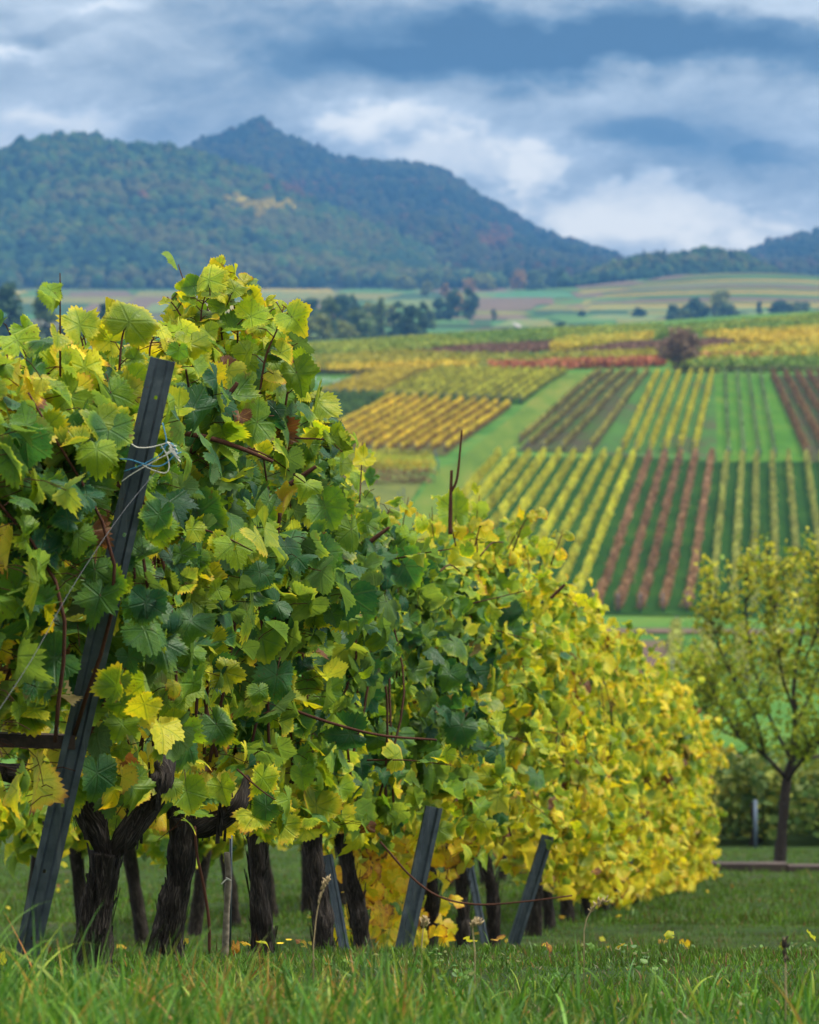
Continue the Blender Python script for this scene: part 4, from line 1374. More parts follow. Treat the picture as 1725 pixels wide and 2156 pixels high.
def vine_trunk(g, y, idx, rng, detail):
    b = row_pt(y)
    k = y / F
    if idx == 0:
        yy = y

        def q(u, v, d=0.0): return P(u, v, yy + d)
        main = [q(196, 2030), q(202, 1960), q(208, 1890), q(222, 1830), q(226, 1795)]
        segs = [(main, [0.050, 0.041, 0.036, 0.036, 0.041]),
                ([q(226, 1810), q(205, 1750), q(185, 1705), q(165, 1665), q(110, 1640), q(40, 1628), q(-40, 1615)], [0.018, 0.034, 0.034, 0.033, 0.032, 0.026, 0.02]),
                ([q(226, 1810), q(262, 1765), q(292, 1725), q(318, 1680), q(340, 1640), q(352, 1600, 0.1)], [0.015, 0.031, 0.031, 0.032, 0.031, 0.026])]
    elif idx == 1:
        def q(u, v, d=0.0): return P(u, v, y + d)
        segs = [([q(346, 2040), q(350, 1985), q(362, 1920), q(378, 1850), q(384, 1780), q(382, 1720)], [0.056, 0.046, 0.040, 0.036, 0.038, 0.036]),
                ([q(382, 1760), q(425, 1742), q(470, 1722), q(505, 1690), q(520, 1640, 0.1)], [0.015, 0.030, 0.027, 0.022, 0.012]),
                ([q(382, 1740), q(370, 1690), q(350, 1640), q(345, 1590)], [0.015, 0.032, 0.028, 0.020])]
    else:
        lean = rng.uniform(-0.10, 0.06); bend = rng.uniform(-0.05, 0.05)
        hz = rng.uniform(0.58, 0.7)
        t = [b - [0, 0, 0.08], b + [bend * 0.5, 0, 0.15], b + [bend + lean * 0.3, 0.02, 0.36], b + [lean, 0.05, hz]]
        s = rng.uniform(0.66, 0.86)
        segs = [(t, np.array([0.058, 0.046, 0.042, 0.044]) * s),
                ([t[-1] - [0, 0, 0.03], t[-1] + ALONG * 0.2 + [0, 0, 0.10], t[-1] + ALONG * 0.45 + [0, 0, 0.16]], [0.012, 0.026, 0.018]),
                ([t[-1] - [0, 0, 0.03], t[-1] - ALONG * 0.15 + [0, 0, 0.1], t[-1] - ALONG * 0.35 + [0, 0, 0.2]], [0.012, 0.024, 0.016])]
    for i, (pts, rad) in enumerate(segs):
        m = int(36 if detail > 1 else 12)
        sp = smooth_path(pts, m)
        tube(g, sp, rad, 26 if detail > 1 else 9, rough=0.55, seed=idx * 7 + i, twist=1.6)
        if detail > 1:
            bark_bits(g, sp, rad, rng, 60 if i == 0 else 24)
    return segs


LAB = {
    0: 'grapevine with forked gnarled trunk right beside the leaning steel end post',
    1: 'grapevine with the thickest gnarled trunk, second from the steel end post',
    2: 'grapevine with straight dark trunk and green leaves, third from the end post',
    3: 'grapevine with upright trunk crossed by a slanting grey post behind it',
    4: 'grapevine with rough upright trunk just left of the low yellow leaves',
    5: 'grapevine with amber low leaves hiding its trunk behind a leaning grooved post',
    6: 'grapevine with slim dark trunk right of the first leaning grooved post',
    7: 'grapevine with bent trunk where the leaves turn from green to yellow',
}
SHOOTS = [  # hand-laid shoots standing out of the canopy: picture polyline, distance
    ([(505, 850), (478, 760), (466, 690), (480, 610), (470, 575)], 8.7, 0.08, 15), ([(545, 840), (560, 750), (585, 690), (598, 645)], 8.6, 0.07, 8), ([(500, 780), (500, 690), (492, 630), (500, 590)], 8.75, 0.074, 10), ([(410, 800), (420, 720), (425, 650), (440, 600)], 8.65, 0.074, 10),
    ([(430, 830), (405, 720), (378, 660), (352, 625)], 8.7, 0.07, 9), ([(250, 800), (256, 720), (268, 668)], 7.4, 0.074, 4),
    ([(172, 810), (176, 740), (166, 695)], 7.4, 0.074, 3), ([(22, 800), (14, 740), (30, 690)], 7.4, 0.078, 4), ([(320, 820), (315, 740), (330, 690)], 7.9, 0.07, 4),
    ([(600, 860), (612, 780), (606, 745)], 8.8, 0.07, 4), ([(650, 1010), (690, 960), (712, 935)], 10.0, 0.07, 5), ([(800, 1130), (812, 1090), (822, 1070)], 11.2, 0.07, 4),
    ([(1080, 1160), (1104, 1100), (1128, 1080)], 14.2, 0.075, 5), ([(1160, 1190), (1178, 1140), (1186, 1115)], 15.2, 0.075, 4), ([(960, 1150), (945, 1080)], 12.6, 0.085, 3),
    ([(1245, 1310), (1262, 1280)], 18.5, 0.08, 4), ([(1330, 1380), (1352, 1330)], 21.0, 0.085, 5), ([(1000, 1150), (1015, 1090)], 12.9, 0.075, 4),
    ([(520, 860), (530, 770), (548, 700), (560, 660)], 8.8, 0.072, 7), ([(470, 860), (440, 770), (430, 690), (445, 620)], 8.8, 0.072, 8),
]
BIG = [  # leaves that stand out: u, v, half width px, age, roll deg, distance, tilt
    (165, 668, 52, 0.50, 190, 7.25), (282, 660, 60, 0.42, 150, 7.3), (30, 700, 52, 0.42, 200, 7.1), (108, 755, 46, 0.36, 160, 7.2), (240, 845, 54, 0.26, 20, 7.1), (140, 985, 48, 0.22, -10, 7.1),
    (190, 1060, 52, 0.20, -20, 7.1), (420, 1105, 74, 0.14, 10, 7.9), (350, 1030, 48, 0.18, 30, 7.8), (200, 1215, 46, 0.26, 0, 6.74), (208, 1275, 60, 0.22, -8, 6.72), (232, 1245, 52, 0.2, 14, 6.76), (70, 1215, 50, 0.24, 40, 7.0),
    (35, 1380, 56, 0.20, 10, 6.95), (80, 1320, 46, 0.22, -30, 7.0), (465, 1540, 52, 0.22, 30, 7.9), (285, 1470, 56, 0.44, -20, 7.6), (395, 1680, 46, 0.38, 10, 7.7), (480, 985, 60, 0.40, 10, 8.2),
    (960, 1062, 46, 0.40, 180, 12.5), (525, 895, 52, 0.30, -70, 8.3), (625, 680, 44, 0.48, 40, 8.6), (630, 800, 46, 0.36, 20, 8.7), (440, 575, 42, 0.50, 180, 8.6), (500, 600, 34, 0.50, 150, 8.6),
    (555, 1360, 50, 0.30, 10, 8.6), (580, 1440, 54, 0.14, -10, 8.6), (820, 1290, 50, 0.08, 10, 10.6), (860, 1205, 48, 0.08, 30, 10.8), (740, 1130, 46, 0.32, 0, 10.0), (640, 950, 46, 0.30, -20, 9.3),
    (965, 1540, 44, 0.12, -30, 11.4), (1080, 1300, 34, 0.06, 30, 13.8), (290, 760, 40, 0.44, 160, 7.7), (120, 880, 48, 0.20, 100, 7.1), (60, 800, 48, 0.30, -80, 7.1), (540, 660, 40, 0.46, 120, 8.6),
    (430, 1000, 50, 0.44, 0, 8.4), (410, 1300, 40, 0.20, 10, 7.9), (520, 1180, 46, 0.46, -10, 8.3), (690, 1080, 50, 0.26, 20, 9.6), (30, 950, 46, 0.18, 0, 7.0), (150, 1150, 46, 0.16, 30, 7.1),
]


def make_vine(i):
    y = TY[i]
    rng = np.random.default_rng(1000 + i)
    b = row_pt(y)
    root = empty('grapevine', b)
    if i in LAB:
        lab, grp = LAB[i], 'grapevines of the near row'
    elif y < 20:
        lab, grp = 'yellow green grapevine in the middle of the near row beyond the leaning posts', 'grapevines of the near row'
    else:
        lab, grp = 'yellow grapevine near the far end of the near row, leaves down to the grass', 'grapevines of the near row'
    tag(root, lab, 'grapevine', grp)
    detail = 2 if y < 15.5 else 1
    gt = Geo()
    segs = vine_trunk(gt, y, i, rng, detail)
    gt.build('trunk', M_BARK, root)
    y0, y1 = BOUND[i] - 0.15, BOUND[i + 1] + 0.15
    L = y1 - y0
    temps = HI if y < 10 else MID if y < 17 else LOW
    n = int(L * np.interp(y, [7, 9, 12, 20, 32], [600, 600, 560, 440, 400]))
    g = Geo(); gc = Geo()
    pos, nor, tip, yy, hf, side = canopy(y0, y1, n, rng)
    n = len(pos)
    age = age_at(yy, hf, side, rng, n)
    size = (0.036 + 0.052 * rng.random(n) ** 1.3) * np.interp(hf, [0, 0.8, 1], [1, 1, 0.85]) * np.interp(y, [8, 14, 25], [1, 1.06, 1.15])
    put_leaves(g, pos, nor, tip, size, leaf_cols(age, rng, n), temps, rng)
    if y < 14:      # petioles
        for k in range(0, n, 1 if y < 9.6 else 2):
            if side[k] == 1:
                e = pos[k] - nrm(nor[k]) * 0.05 - OUT * 0.04 + rng.normal(size=3) * 0.02 + [0, 0, 0.01]
                tube(gc, [pos[k], (pos[k] + e) / 2 + [0, 0, 0.008], e], 0.0014, 3, cap=False)
    # end of the row facing the camera
    if i == 0:
        m = 330
        h0, h1 = 0.62, 1.36
        hq = rng.random(m)
        off = rng.uniform(-0.40, 0.36, m)
        py = 6.62 + 0.25 * rng.random(m)
        pos = np.stack([row_x(py) + off, py, np.zeros(m)], -1)
        pos[:, 2] = H(pos[:, 0], pos[:, 1]) + h0 + (h1 - h0) * hq
        nor = np.array([0.15, -0.9, 0.5]) + rng.normal(size=(m, 3)) * 0.5
        tip = np.array([0, 0, -1.0]) + rng.normal(size=(m, 3)) * 0.5
        put_leaves(g, pos, nor, tip, 0.042 + 0.028 * rng.random(m), leaf_cols(np.clip(0.17 + 0.22 * (hq > 0.85) + 0.3 * (hq < 0.2) + 0.09 * rng.normal(size=m), 0.02, 0.9), rng, m), HI, rng)
    # canes rising through the canopy
    nc = int(L * (8 if y < 12 else 4 if y < 20 else 0))
    for k in range(nc):
        ya = rng.uniform(y0 + 0.1, y1 - 0.1)
        hb, ht = h_range(ya, 0.08)
        o0 = rng.uniform(-0.12, 0.2); o1 = rng.uniform(-0.12, 0.12)
        p = row_pt(ya)
        st = p + OUT * o0 + [0, 0, max(0.6, hb + 0.1)]
        en = p + OUT * o1 + ALONG * rng.uniform(-0.3, 0.3) + [0, 0, ht * rng.uniform(0.78, 0.97)]
        md = (st + en) / 2 + OUT * rng.uniform(0, 0.16) + rng.normal(size=3) * 0.03
        tube(gc, smooth_path([st, md, en], 9), [0.0055, 0.0045, 0.0026], 5)
    # a few canes lying sideways near the face
    for k in range(int(L * (1.2 if y < 16 else 0))):
        ya = rng.uniform(y0, y1)
        hb, ht = h_range(ya, 0.08)
        p = row_pt(ya) + OUT * rng.uniform(0.10, 0.24) + [0, 0, hb + (ht - hb) * rng.random()]
        dr = ALONG * rng.choice([-1, 1]) * rng.uniform(0.2, 0.4) + [0, 0, rng.uniform(-0.05, 0.2)] + OUT * 0.06
        tube(gc, smooth_path([p, p + dr * 0.5 + [0, 0, 0.03], p + dr], 7), [0.0045, 0.003], 5)
    # short shoots breaking the outline along the top and the face
    ps, ns, ts, ss, ag = [], [], [], [], []
    for k in range(int(L * np.interp(y, [8, 11, 14, 30], [2, 4, 5, 5]))):
        ya = rng.uniform(y0, y1)
        hb, ht = h_range(ya, 0.08)
        top = rng.random() < 0.6
        ww = np.interp(ya, [12, 18], [0.36, 0.26])
        if top:
            st = row_pt(ya) + OUT * rng.uniform(-0.12, 0.16) + [0, 0, ht - 0.06]
            dr = np.array([rng.normal() * 0.06, rng.normal() * 0.06, rng.uniform(0.12, 0.30)])
        else:
            st = row_pt(ya) + OUT * ww * 0.75 + [0, 0, hb + (ht - hb) * rng.uniform(0.05, 0.95)]
            dr = OUT * rng.uniform(0.10, 0.24) + np.array([rng.normal() * 0.05, rng.normal() * 0.05, rng.uniform(-0.16, 0.08)])
        q = smooth_path([st, st + dr * 0.5 + rng.normal(size=3) * 0.02, st + dr], 8)
        if y < 17:
            tube(gc, q, [0.0034, 0.0016], 4)
        nl = rng.integers(4, 7)
        for j in range(nl):
            e = q[min(7, int((0.3 + 0.7 * (j + 1) / nl) * 7))] + rng.normal(size=3) * 0.03
            ps.append(e); ns.append(OUT * 0.5 + np.array([0, -0.4, 0.5]) + rng.normal(size=3) * 0.6); ts.append(np.array([0, 0, -0.7]) + rng.normal(size=3) * 0.7)
            ss.append(rng.uniform(0.035, 0.068) * (1.1 - 0.35 * j / nl))
            ag.append(np.interp(ya, [8, 11, 13.5, 17], [0.42, 0.34, 0.5, 0.58]) + 0.12 * rng.normal())
    if ps:
        put_leaves(g, np.array(ps), np.array(ns), np.array(ts), np.array(ss), leaf_cols(np.clip(np.array(ag), 0.05, 0.8), rng, len(ps)), temps, rng)
    # shoots and standout leaves that belong to this vine
    for (pl, d, sz, nl) in SHOOTS:
        if not (BOUND[i] <= d < BOUND[i + 1]):
            continue
        q = smooth_path([P(u, v, d + 0.02 * j) for j, (u, v) in enumerate(pl)], 12)
        tube(gc, q, [0.004, 0.003, 0.0016], 5)
        ps, ns, ts, ss, ag = [], [], [], [], []
        for k in range(nl):
            f = 0.25 + 0.8 * k / nl
            j = min(int(f * 11), 11)
            sd = -1 if k % 2 else 1
            pet = np.array([sd * rng.uniform(0.02, 0.055), rng.uniform(-0.05, 0.04), rng.uniform(0.0, 0.04)])
            e = q[j] + pet
            tube(gc, [q[j], q[j] + pet * 0.5 + [0, 0, 0.01], e], [0.0018, 0.0012], 4, cap=False)
            ps.append(e); ns.append([sd * 0.25 + rng.normal() * 0.4, -0.75 + rng.normal() * 0.4, 0.55 + rng.normal() * 0.4])
            ts.append([sd * rng.uniform(0.3, 1.0), rng.normal() * 0.3, rng.uniform(-1.0, 0.3)])
            ss.append(sz * rng.uniform(0.5, 0.85) * (1.1 - 0.35 * f)); ag.append(np.clip(0.46 + 0.12 * rng.normal(), 0.2, 0.9) if d < 11 else np.clip(0.6 + 0.12 * rng.normal(), 0.2, 0.9))
        put_leaves(g, np.array(ps), np.array(ns), np.array(ts), np.array(ss), leaf_cols(np.array(ag), rng, nl), HI if d < 13 else MID, rng)
    ps, ns, ts, ss, ag = [], [], [], [], []
    for (u, v, hwp, a, roll, d) in BIG:
        if not (BOUND[i] <= d < BOUND[i + 1]):
            continue
        s = hwp * d / F / 0.9
        c = P(u, v, d)
        r = RAD(roll)
        t = np.array([math.sin(r), 0.1, -math.cos(r)])
        ps.append(c - nrm(t) * s * 0.3); ns.append([rng.uniform(-0.25, 0.45), -1.0, rng.uniform(0.15, 0.65)]); ts.append(t); ss.append(s); ag.append(a)
        e = ps[-1] - nrm(t) * 0.05 + np.array([0, 0.06, 0])
        tube(gc, [ps[-1], (ps[-1] + e) / 2 + [0, 0.0, 0.008], e], 0.0017, 4, cap=False)
    if ps:
        put_leaves(g, np.array(ps), np.array(ns), np.array(ts), np.array(ss), leaf_cols(np.array(ag), rng, len(ps)), HI, rng, True)
    # low hanging yellow growth behind the leaning post
    if i in (4, 5):
        m = 110 if i == 5 else 70
        py = rng.uniform(11.9, 13.2, m)
        off = rng.normal(size=m) * 0.12 - 0.10
        hq = rng.random(m)
        pos = np.stack([row_x(py) + off * OUT[0], py, np.zeros(m)], -1)
        pos[:, 2] = H(pos[:, 0], pos[:, 1]) + 0.03 + 0.5 * hq
        put_leaves(g, pos, np.array([0.3, -0.9, 0.4]) + rng.normal(size=(m, 3)) * 0.5, np.array([0, 0, -1.0]) + rng.normal(size=(m, 3)) * 0.5,
                   0.04 + 0.03 * rng.random(m), leaf_cols(np.clip(0.74 + 0.10 * rng.normal(size=m), 0, 0.98), rng, m), MID, rng)
    # feature canes seen in the picture
    CANES = [([(8, 782), (38, 860), (75, 910), (108, 950)], 7.0, 0.0075), ([(20, 972), (70, 1010), (125, 1055)], 7.0, 0.006), ([(90, 910), (160, 908), (220, 885)], 7.05, 0.0055),
             ([(360, 908), (440, 922), (510, 945), (575, 972)], 8.05, 0.0075), ([(400, 960), (440, 880), (490, 820), (500, 805)], 8.2, 0.008), ([(600, 1488), (690, 1520), (800, 1548), (920, 1558)], 9.0, 0.005),
             ([(610, 1020), (640, 1000), (666, 982)], 9.0, 0.008), ([(800, 1772), (870, 1850), (930, 1890), (1010, 1905), (1110, 1898), (1205, 1886)], 10.6, 0.0042),
             ([(948, 1125), (949, 1060), (951, 990)], 12.4, 0.009), ([(951, 1035), (962, 1010), (968, 960), (973, 905)], 12.4, 0.006), ([(590, 1080), (580, 1170), (575, 1260)], 8.8, 0.006),
             ([(300, 1260), (265, 1370), (235, 1450)], 7.7, 0.006), ([(780, 1140), (820, 1110)], 10.6, 0.008), ([(1160, 1260), (1190, 1230)], 14.5, 0.009)]
    for (pl, d, r) in CANES:
        if BOUND[i] <= d < BOUND[i + 1]:
            tube(gc, smooth_path([P(u, v, d) for (u, v) in pl], 22), [r, r * 0.95, r * 0.7], 8, rough=0.25, seed=int(pl[0][0]))
    if gc.n:
        gc.build('canes', M_CANE, root)
    g.build('foliage', M_LEAF, root)
    return root


for i in range(len(TY)):
    make_vine(i)

# the next row to the left, glimpsed under the canopy
y = 12.6
k = 0
while y < 31:
    rng = np.random.default_rng(3000 + k)
    b = np.array([row_x(y) - 2.05, y, 0.0]); b[2] = float(H(b[0], b[1]))
    root = empty('grapevine', b)
    tag(root, 'grapevine of the next row glimpsed under the near canopy', 'grapevine', 'grapevines of the next row')
    gt = Geo()
    ln = rng.uniform(-0.06, 0.06)
    tube(gt, smooth_path([b - [0, 0, 0.06], b + [ln, 0, 0.3], b + [ln * 2, 0, 0.66]], 10), [0.05, 0.038, 0.04], 9, rough=0.5, seed=k)
    gt.build('trunk', M_BARK, root)
    n = 420
    g = Geo()
    pos, nor, tip, yy, hf, side = canopy(y - 0.6, y + 0.6, n, rng, off_row=-2.05, hmin=0.50, hmax=1.55)
    n = len(pos)
    put_leaves(g, pos, nor, tip, 0.05 + 0.035 * rng.random(n), leaf_cols(np.clip(0.30 + 0.14 * (hf < 0.3) + 0.12 * rng.normal(size=n), 0, 0.95), rng, n), LOW, rng)
    g.build('foliage', M_LEAF, root)
    y += 1.1
    k += 1

# ------------------------------------------------------------------ steel posts, brace, wire, twine
def steel_post(p0, p1, face, label, holes=0, wdt=0.066, name='steel_post'):
    import bmesh
    p0 = np.asarray(p0); p1 = np.asarray(p1)
    ax = nrm(p1 - p0)
    f = np.asarray(face, float); f = nrm(f - ax * (f @ ax)); s = np.cross(ax, f)
    c = wdt / 6.6
    prof = np.array([(-2.7, -1.5), (-3.3, -1.3), (-3.3, 0.0), (-1.7, 0.15), (-1.1, -0.75), (1.1, -0.75), (1.7, 0.15), (3.3, 0.0), (3.3, -1.3), (2.7, -1.5)]) * c
    tk = 0.22 * c
    nn = np.gradient(prof, axis=0); nn = np.stack([-nn[:, 1], nn[:, 0]], -1); nn = nn / np.linalg.norm(nn, axis=1, keepdims=True)
    loop = np.vstack([prof, (prof - nn * tk)[::-1]])
    m = len(loop)
    pts = np.linspace(0, 1, 2)
    bm = bmesh.new()
    rings = []
    for t in pts:
        o = p0 + (p1 - p0) * t - p0
        rings.append([bm.verts.new(tuple(o + s * a + f * b)) for a, b in loop])
    for a, b in zip(rings[:-1], rings[1:]):
        for j in range(m):
            bm.faces.new((a[j], a[(j + 1) % m], b[(j + 1) % m], b[j]))
    h = m // 2
    for r, flip in ((rings[0], True), (rings[-1], False)):
        for j in range(h - 1):
            q = (r[j], r[j + 1], r[m - 2 - j], r[m - 1 - j])
            bm.faces.new(q[::-1] if flip else q)
    bmesh.ops.recalc_face_normals(bm, faces=bm.faces)
    me = bpy.data.meshes.new(name); bm.to_mesh(me); bm.free()
    o = bpy.data.objects.new(name, me); COL.objects.link(o)
    o.location = tuple(p0)
    if holes:
        bc = bmesh.new()
        L = np.linalg.norm(p1 - p0)
        for k in range(holes):
            t = (k + 0.45) / holes
            ctr = (p1 - p0) * t + s * (-0.4 * c * (1 if k % 2 else -1))
            g0 = []
            for e in (-0.03, 0.02):
                g0.append([bc.verts.new(tuple(ctr + f * e + (s * math.cos(q) + ax * math.sin(q) * 1.25) * 0.0045)) for q in np.linspace(0, 2 * math.pi, 10, endpoint=False)])
            for j in range(10):
                bc.faces.new((g0[0][j], g0[0][(j + 1) % 10], g0[1][(j + 1) % 10], g0[1][j]))
            bc.faces.new(g0[0][::-1]); bc.faces.new(g0[1])
        bmesh.ops.recalc_face_normals(bc, faces=bc.faces)
        mc = bpy.data.meshes.new('cutter'); bc.to_mesh(mc); bc.free()
        oc = bpy.data.objects.new('cutter', mc); COL.objects.link(oc); oc.location = o.location
        md = o.modifiers.new('holes', 'BOOLEAN'); md.operation = 'DIFFERENCE'; md.object = oc; md.solver = 'EXACT'
        bpy.context.view_layer.update()
        ev = o.evaluated_get(bpy.context.evaluated_depsgraph_get())
        m2 = bpy.data.meshes.new_from_object(ev)
        o.modifiers.clear()
        o.data = m2
        bpy.data.objects.remove(oc)
    o.data.materials.clear(); o.data.materials.append(M_STEEL)
    PLOC[o.name] = tuple(float(q) for q in p0)
    tag(o, label, 'post', 'leaning steel vineyard posts')
    return o, ax, f, s


PD = 6.85      # distance of the end post
b0, b1 = P(50, 2040, PD + 0.05), P(343, 757, PD)
post, pax, pf, psd = steel_post(b0, b1, (0.12, -1, 0.1), 'tall dark steel end post leaning right at the near end of the row', holes=9, wdt=0.060)
g = Geo()
bl, br = P(-160, 1556, PD + 0.1), P(158, 1566, PD + 0.03)
dxb = nrm(br - bl)
axb = np.stack([dxb, nrm(np.cross([0, 0, 1], dxb)), np.cross(dxb, nrm(np.cross([0, 0, 1], dxb)))])
box(g, (bl + br) / 2, np.linalg.norm(br - bl), 0.005, 0.028, axb)
box(g, (bl + br) / 2 + axb[1] * 0.014 + axb[2] * 0.0165, np.linalg.norm(br - bl), 0.03, 0.005, axb)
g.build('brace_bar', M_RUST, post, smooth=False)

g = Geo()
tie = P(330, 948, PD - 0.04)
tube(g, smooth_path([P(335, 985, PD - 0.035), P(250, 1090, PD - 0.25), P(150, 1240, PD - 0.5), P(60, 1400, PD - 0.7), P(-60, 1580, PD - 0.95)], 20), 0.00075, 6)
tag(g.build('guy_wire', M_WIRE), 'thin steel guy wire running from the end post down to the left', 'wire')

g = Geo()
d = PD - 0.036


def TW(l): return smooth_path([P(u, v, d + (q[0] if q else 0)) for (u, v, *q) in l], 26)


tube(g, TW([(276, 934), (290, 942), (315, 942), (340, 936), (356, 932), (366, 940)]), 0.0014, 6)
tube(g, TW([(256, 1014), (275, 1000), (300, 985), (330, 968), (355, 955), (372, 945)]), 0.0014, 6)
tube(g, TW([(352, 930), (362, 945), (350, 955), (366, 950), (372, 962), (358, 940)]), 0.0018, 6)
tube(g, TW([(340, 938), (352, 960), (356, 985), (346, 996), (318, 988), (300, 978)]), 0.0014, 6)
for a in range(5):
    tube(g, TW([(356, 944), (362 + a * 3, 938 + a * 7), (372 + a * 2, 940 + a * 8)]), 0.0015, 5)
o = tag(g.build('twine_tie', M_WHITE), 'white and blue twine knotted around the steel end post', 'twine')
g = Geo()
tube(g, TW([(252, 966), (275, 968), (300, 976), (330, 982), (350, 975), (368, 958), (382, 952)]), 0.0015, 6)
tube(g, TW([(262, 992), (300, 978), (340, 955), (350, 930), (346, 905), (342, 890)]), 0.0014, 6)
tube(g, TW([(338, 944), (350, 938), (362, 934), (372, 952), (360, 956)]), 0.0014, 6)
o2 = g.build('blue_strand', M_BLUE, o)

posts = [((850, 2005), (915, 1700), 11.3, 'broad grooved steel post leaning right in front of the low amber leaves', 0.070),
         ((1082, 1990), (1155, 1760), 14.6, 'grooved steel post leaning right below the yellow part of the row', 0.066),
         ((728, 2010), (690, 1800), 10.9, 'narrow steel post leaning left behind an upright vine trunk', 0.04),
         ((1022, 1985), (985, 1800), 14.2, 'narrow steel post leaning left between two slim trunks', 0.04),
         ((1305, 1880), (1340, 1760), 20.5, 'short stretch of dark post at the far foot of the row', 0.06)]
for (a, b, dd, lab, wd) in posts:
    steel_post(P(a[0], a[1], dd), P(b[0], b[1], dd + 0.05), (0.35, -1, 0.1), lab, 0, wd)

g = Geo()
p = P(477, 2010, 8.6)
tube(g, smooth_path([P(474, 2020, 8.6), P(477, 1930, 8.6), P(481, 1850, 8.6), P(478, 1795, 8.6)], 16), [0.011, 0.010, 0.009], 8, rough=0.35, seed=4)
o = g.build('vine_stake', M_STAKE)
tag(o, 'thin wooden stake with a pale tie between the second and third trunks', 'stake')
g = Geo(); tube(g, smooth_path([P(466, 1862, 8.58), P(477, 1852, 8.585), P(486, 1854, 8.58), P(476, 1848, 8.585)], 10), 0.0022, 5); g.build('tie', M_WHITE, o)
g = Geo()
tube(g, [P(484, 2010, 8.64), P(487, 1750, 8.64)], 0.0045, 7)
tag(g.build('thin_rod', M_STEEL), 'thin upright metal rod just right of the wooden stake', 'rod')
g = Geo()
tube(g, smooth_path([P(441, 2010, 8.3), P(440, 1940, 8.3), P(428, 1860, 8.3), P(415, 1800, 8.3), P(410, 1740, 8.3)], 20), [0.005, 0.0045, 0.004], 7, rough=0.3)
tag(g.build('dry_sucker', M_CANE), 'thin dry red brown sucker shoot right of the second trunk', 'shoot')

# ------------------------------------------------------------------ grass and small things on the ground
def grass(name, n, yr, hr, wr, seed, seg, cols, probs, clump=0.5, xr=None, curve=0.7, ypow=1.0, density=None, lie=0.0):
    rng = np.random.default_rng(seed)
    y = yr[0] + (yr[1] - yr[0]) * rng.random(n) ** ypow
    if yr[0] < 6 and yr[1] > 9:
        y = np.where(y > 8, 8 + (y - 8) * rng.random(n), y)
    if xr is None:
        x = rng.uniform(-1, 1, n) * (0.165 * y + 0.25)
    else:
        x = rng.uniform(xr[0], xr[1], n)
    if density is not None:
        keep = rng.random(n) < density(x, y)
        x, y = x[keep], y[keep]; n = len(x)
    tuft = 0.5 + 0.5 * fbm(x * 2.6 + seed, y * 2.6, seed, 3) * 1.6
    L = (hr[0] + (hr[1] - hr[0]) * rng.random(n) ** 1.6) * (1 - clump + 2 * clump * np.clip(tuft, 0, 1))
    z0 = H(x, y) - 0.01
    a = rng.random(n) * 6.283
    dirx, diry = np.cos(a), np.sin(a)
    if yr[0] < 6:
        L = L * np.interp(y, [4.2, 5.4, 6.4, 7.4], [1.15, 0.9, 0.66, 0.5]) if hr[1] > 0.18 else L * np.interp(y, [4.2, 5.3, 6.2, 7.2, 10, 12], [1.2, 0.95, 0.60, 0.34, 0.28, 0.24])
        L = L * np.interp(x / y, [-0.14, -0.05, 0.05, 0.14], [1.2, 1.0, 0.85, 0.75])
    lean = rng.random(n) * 0.5 + 0.08 + lie
    cv = curve * rng.random(n) ** 1.5
    wd = wr * (0.6 + 0.8 * rng.random(n))
    t = np.linspace(0, 1, seg + 1)
    ang = lean[:, None] + (cv * 2.0)[:, None] * t[None] ** 1.6
    dl = L[:, None] / seg
    hx = np.concatenate([np.zeros((n, 1)), np.cumsum(np.sin(ang[:, :-1]) * dl, 1)], 1)
    hz = np.concatenate([np.zeros((n, 1)), np.cumsum(np.cos(ang[:, :-1]) * dl, 1)], 1)
    cx = x[:, None] + dirx[:, None] * hx
    cyy = y[:, None] + diry[:, None] * hx
    cz = z0[:, None] + hz
    b = rng.random(n) * 6.283
    px, py = np.cos(b), np.sin(b)
    prof = np.clip(1.05 - t ** 1.8, 0.02, 1) * np.minimum(1, 0.6 + t * 2)
    hw_ = wd[:, None] * 0.5 * prof[None]
    Lf = np.stack([cx - px[:, None] * hw_, cyy - py[:, None] * hw_, cz], -1)
    Rt = np.stack([cx + px[:, None] * hw_, cyy + py[:, None] * hw_, cz], -1)
    V = np.stack([Lf, Rt], 2).reshape(-1, 3)
    per = 2 * (seg + 1)
    T0 = []
    for i in range(seg):
        q = 2 * i
        T0 += [(q, q + 1, q + 3), (q, q + 3, q + 2)]
    T = (np.array(T0)[None] + (np.arange(n) * per)[:, None, None]).reshape(-1, 3)
    c = np.array(cols)[rng.choice(len(cols), n, p=probs)] * (0.7 + 0.6 * rng.random((n, 1)))
    C = np.repeat(np.concatenate([c, np.ones((n, 1))], 1), per, axis=0)
    g = Geo()
    g.add(V, T, C)
    return tag(g.build(name, M_GRASS), kind='stuff')


GC = [(0.056, 0.160, 0.009), (0.098, 0.220, 0.012), (0.038, 0.125, 0.018), (0.24, 0.31, 0.03), (0.44, 0.27, 0.055), (0.42, 0.16, 0.03)]
grass('grass', 36000, (3.6, 12.0), (0.03, 0.12), 0.0046, 1, 6, GC, [0.30, 0.28, 0.24, 0.11, 0.05, 0.02], 0.7, ypow=1.5)
grass('grass', 7600, (4.4, 6.7), (0.08, 0.25), 0.0062, 2, 9, GC, [0.36, 0.38, 0.12, 0.12, 0.015, 0.005], 0.5, curve=1.2,
      density=lambda x, y: np.clip(0.55 - 0.7 * x / (0.14 * y), 0.2, 1))
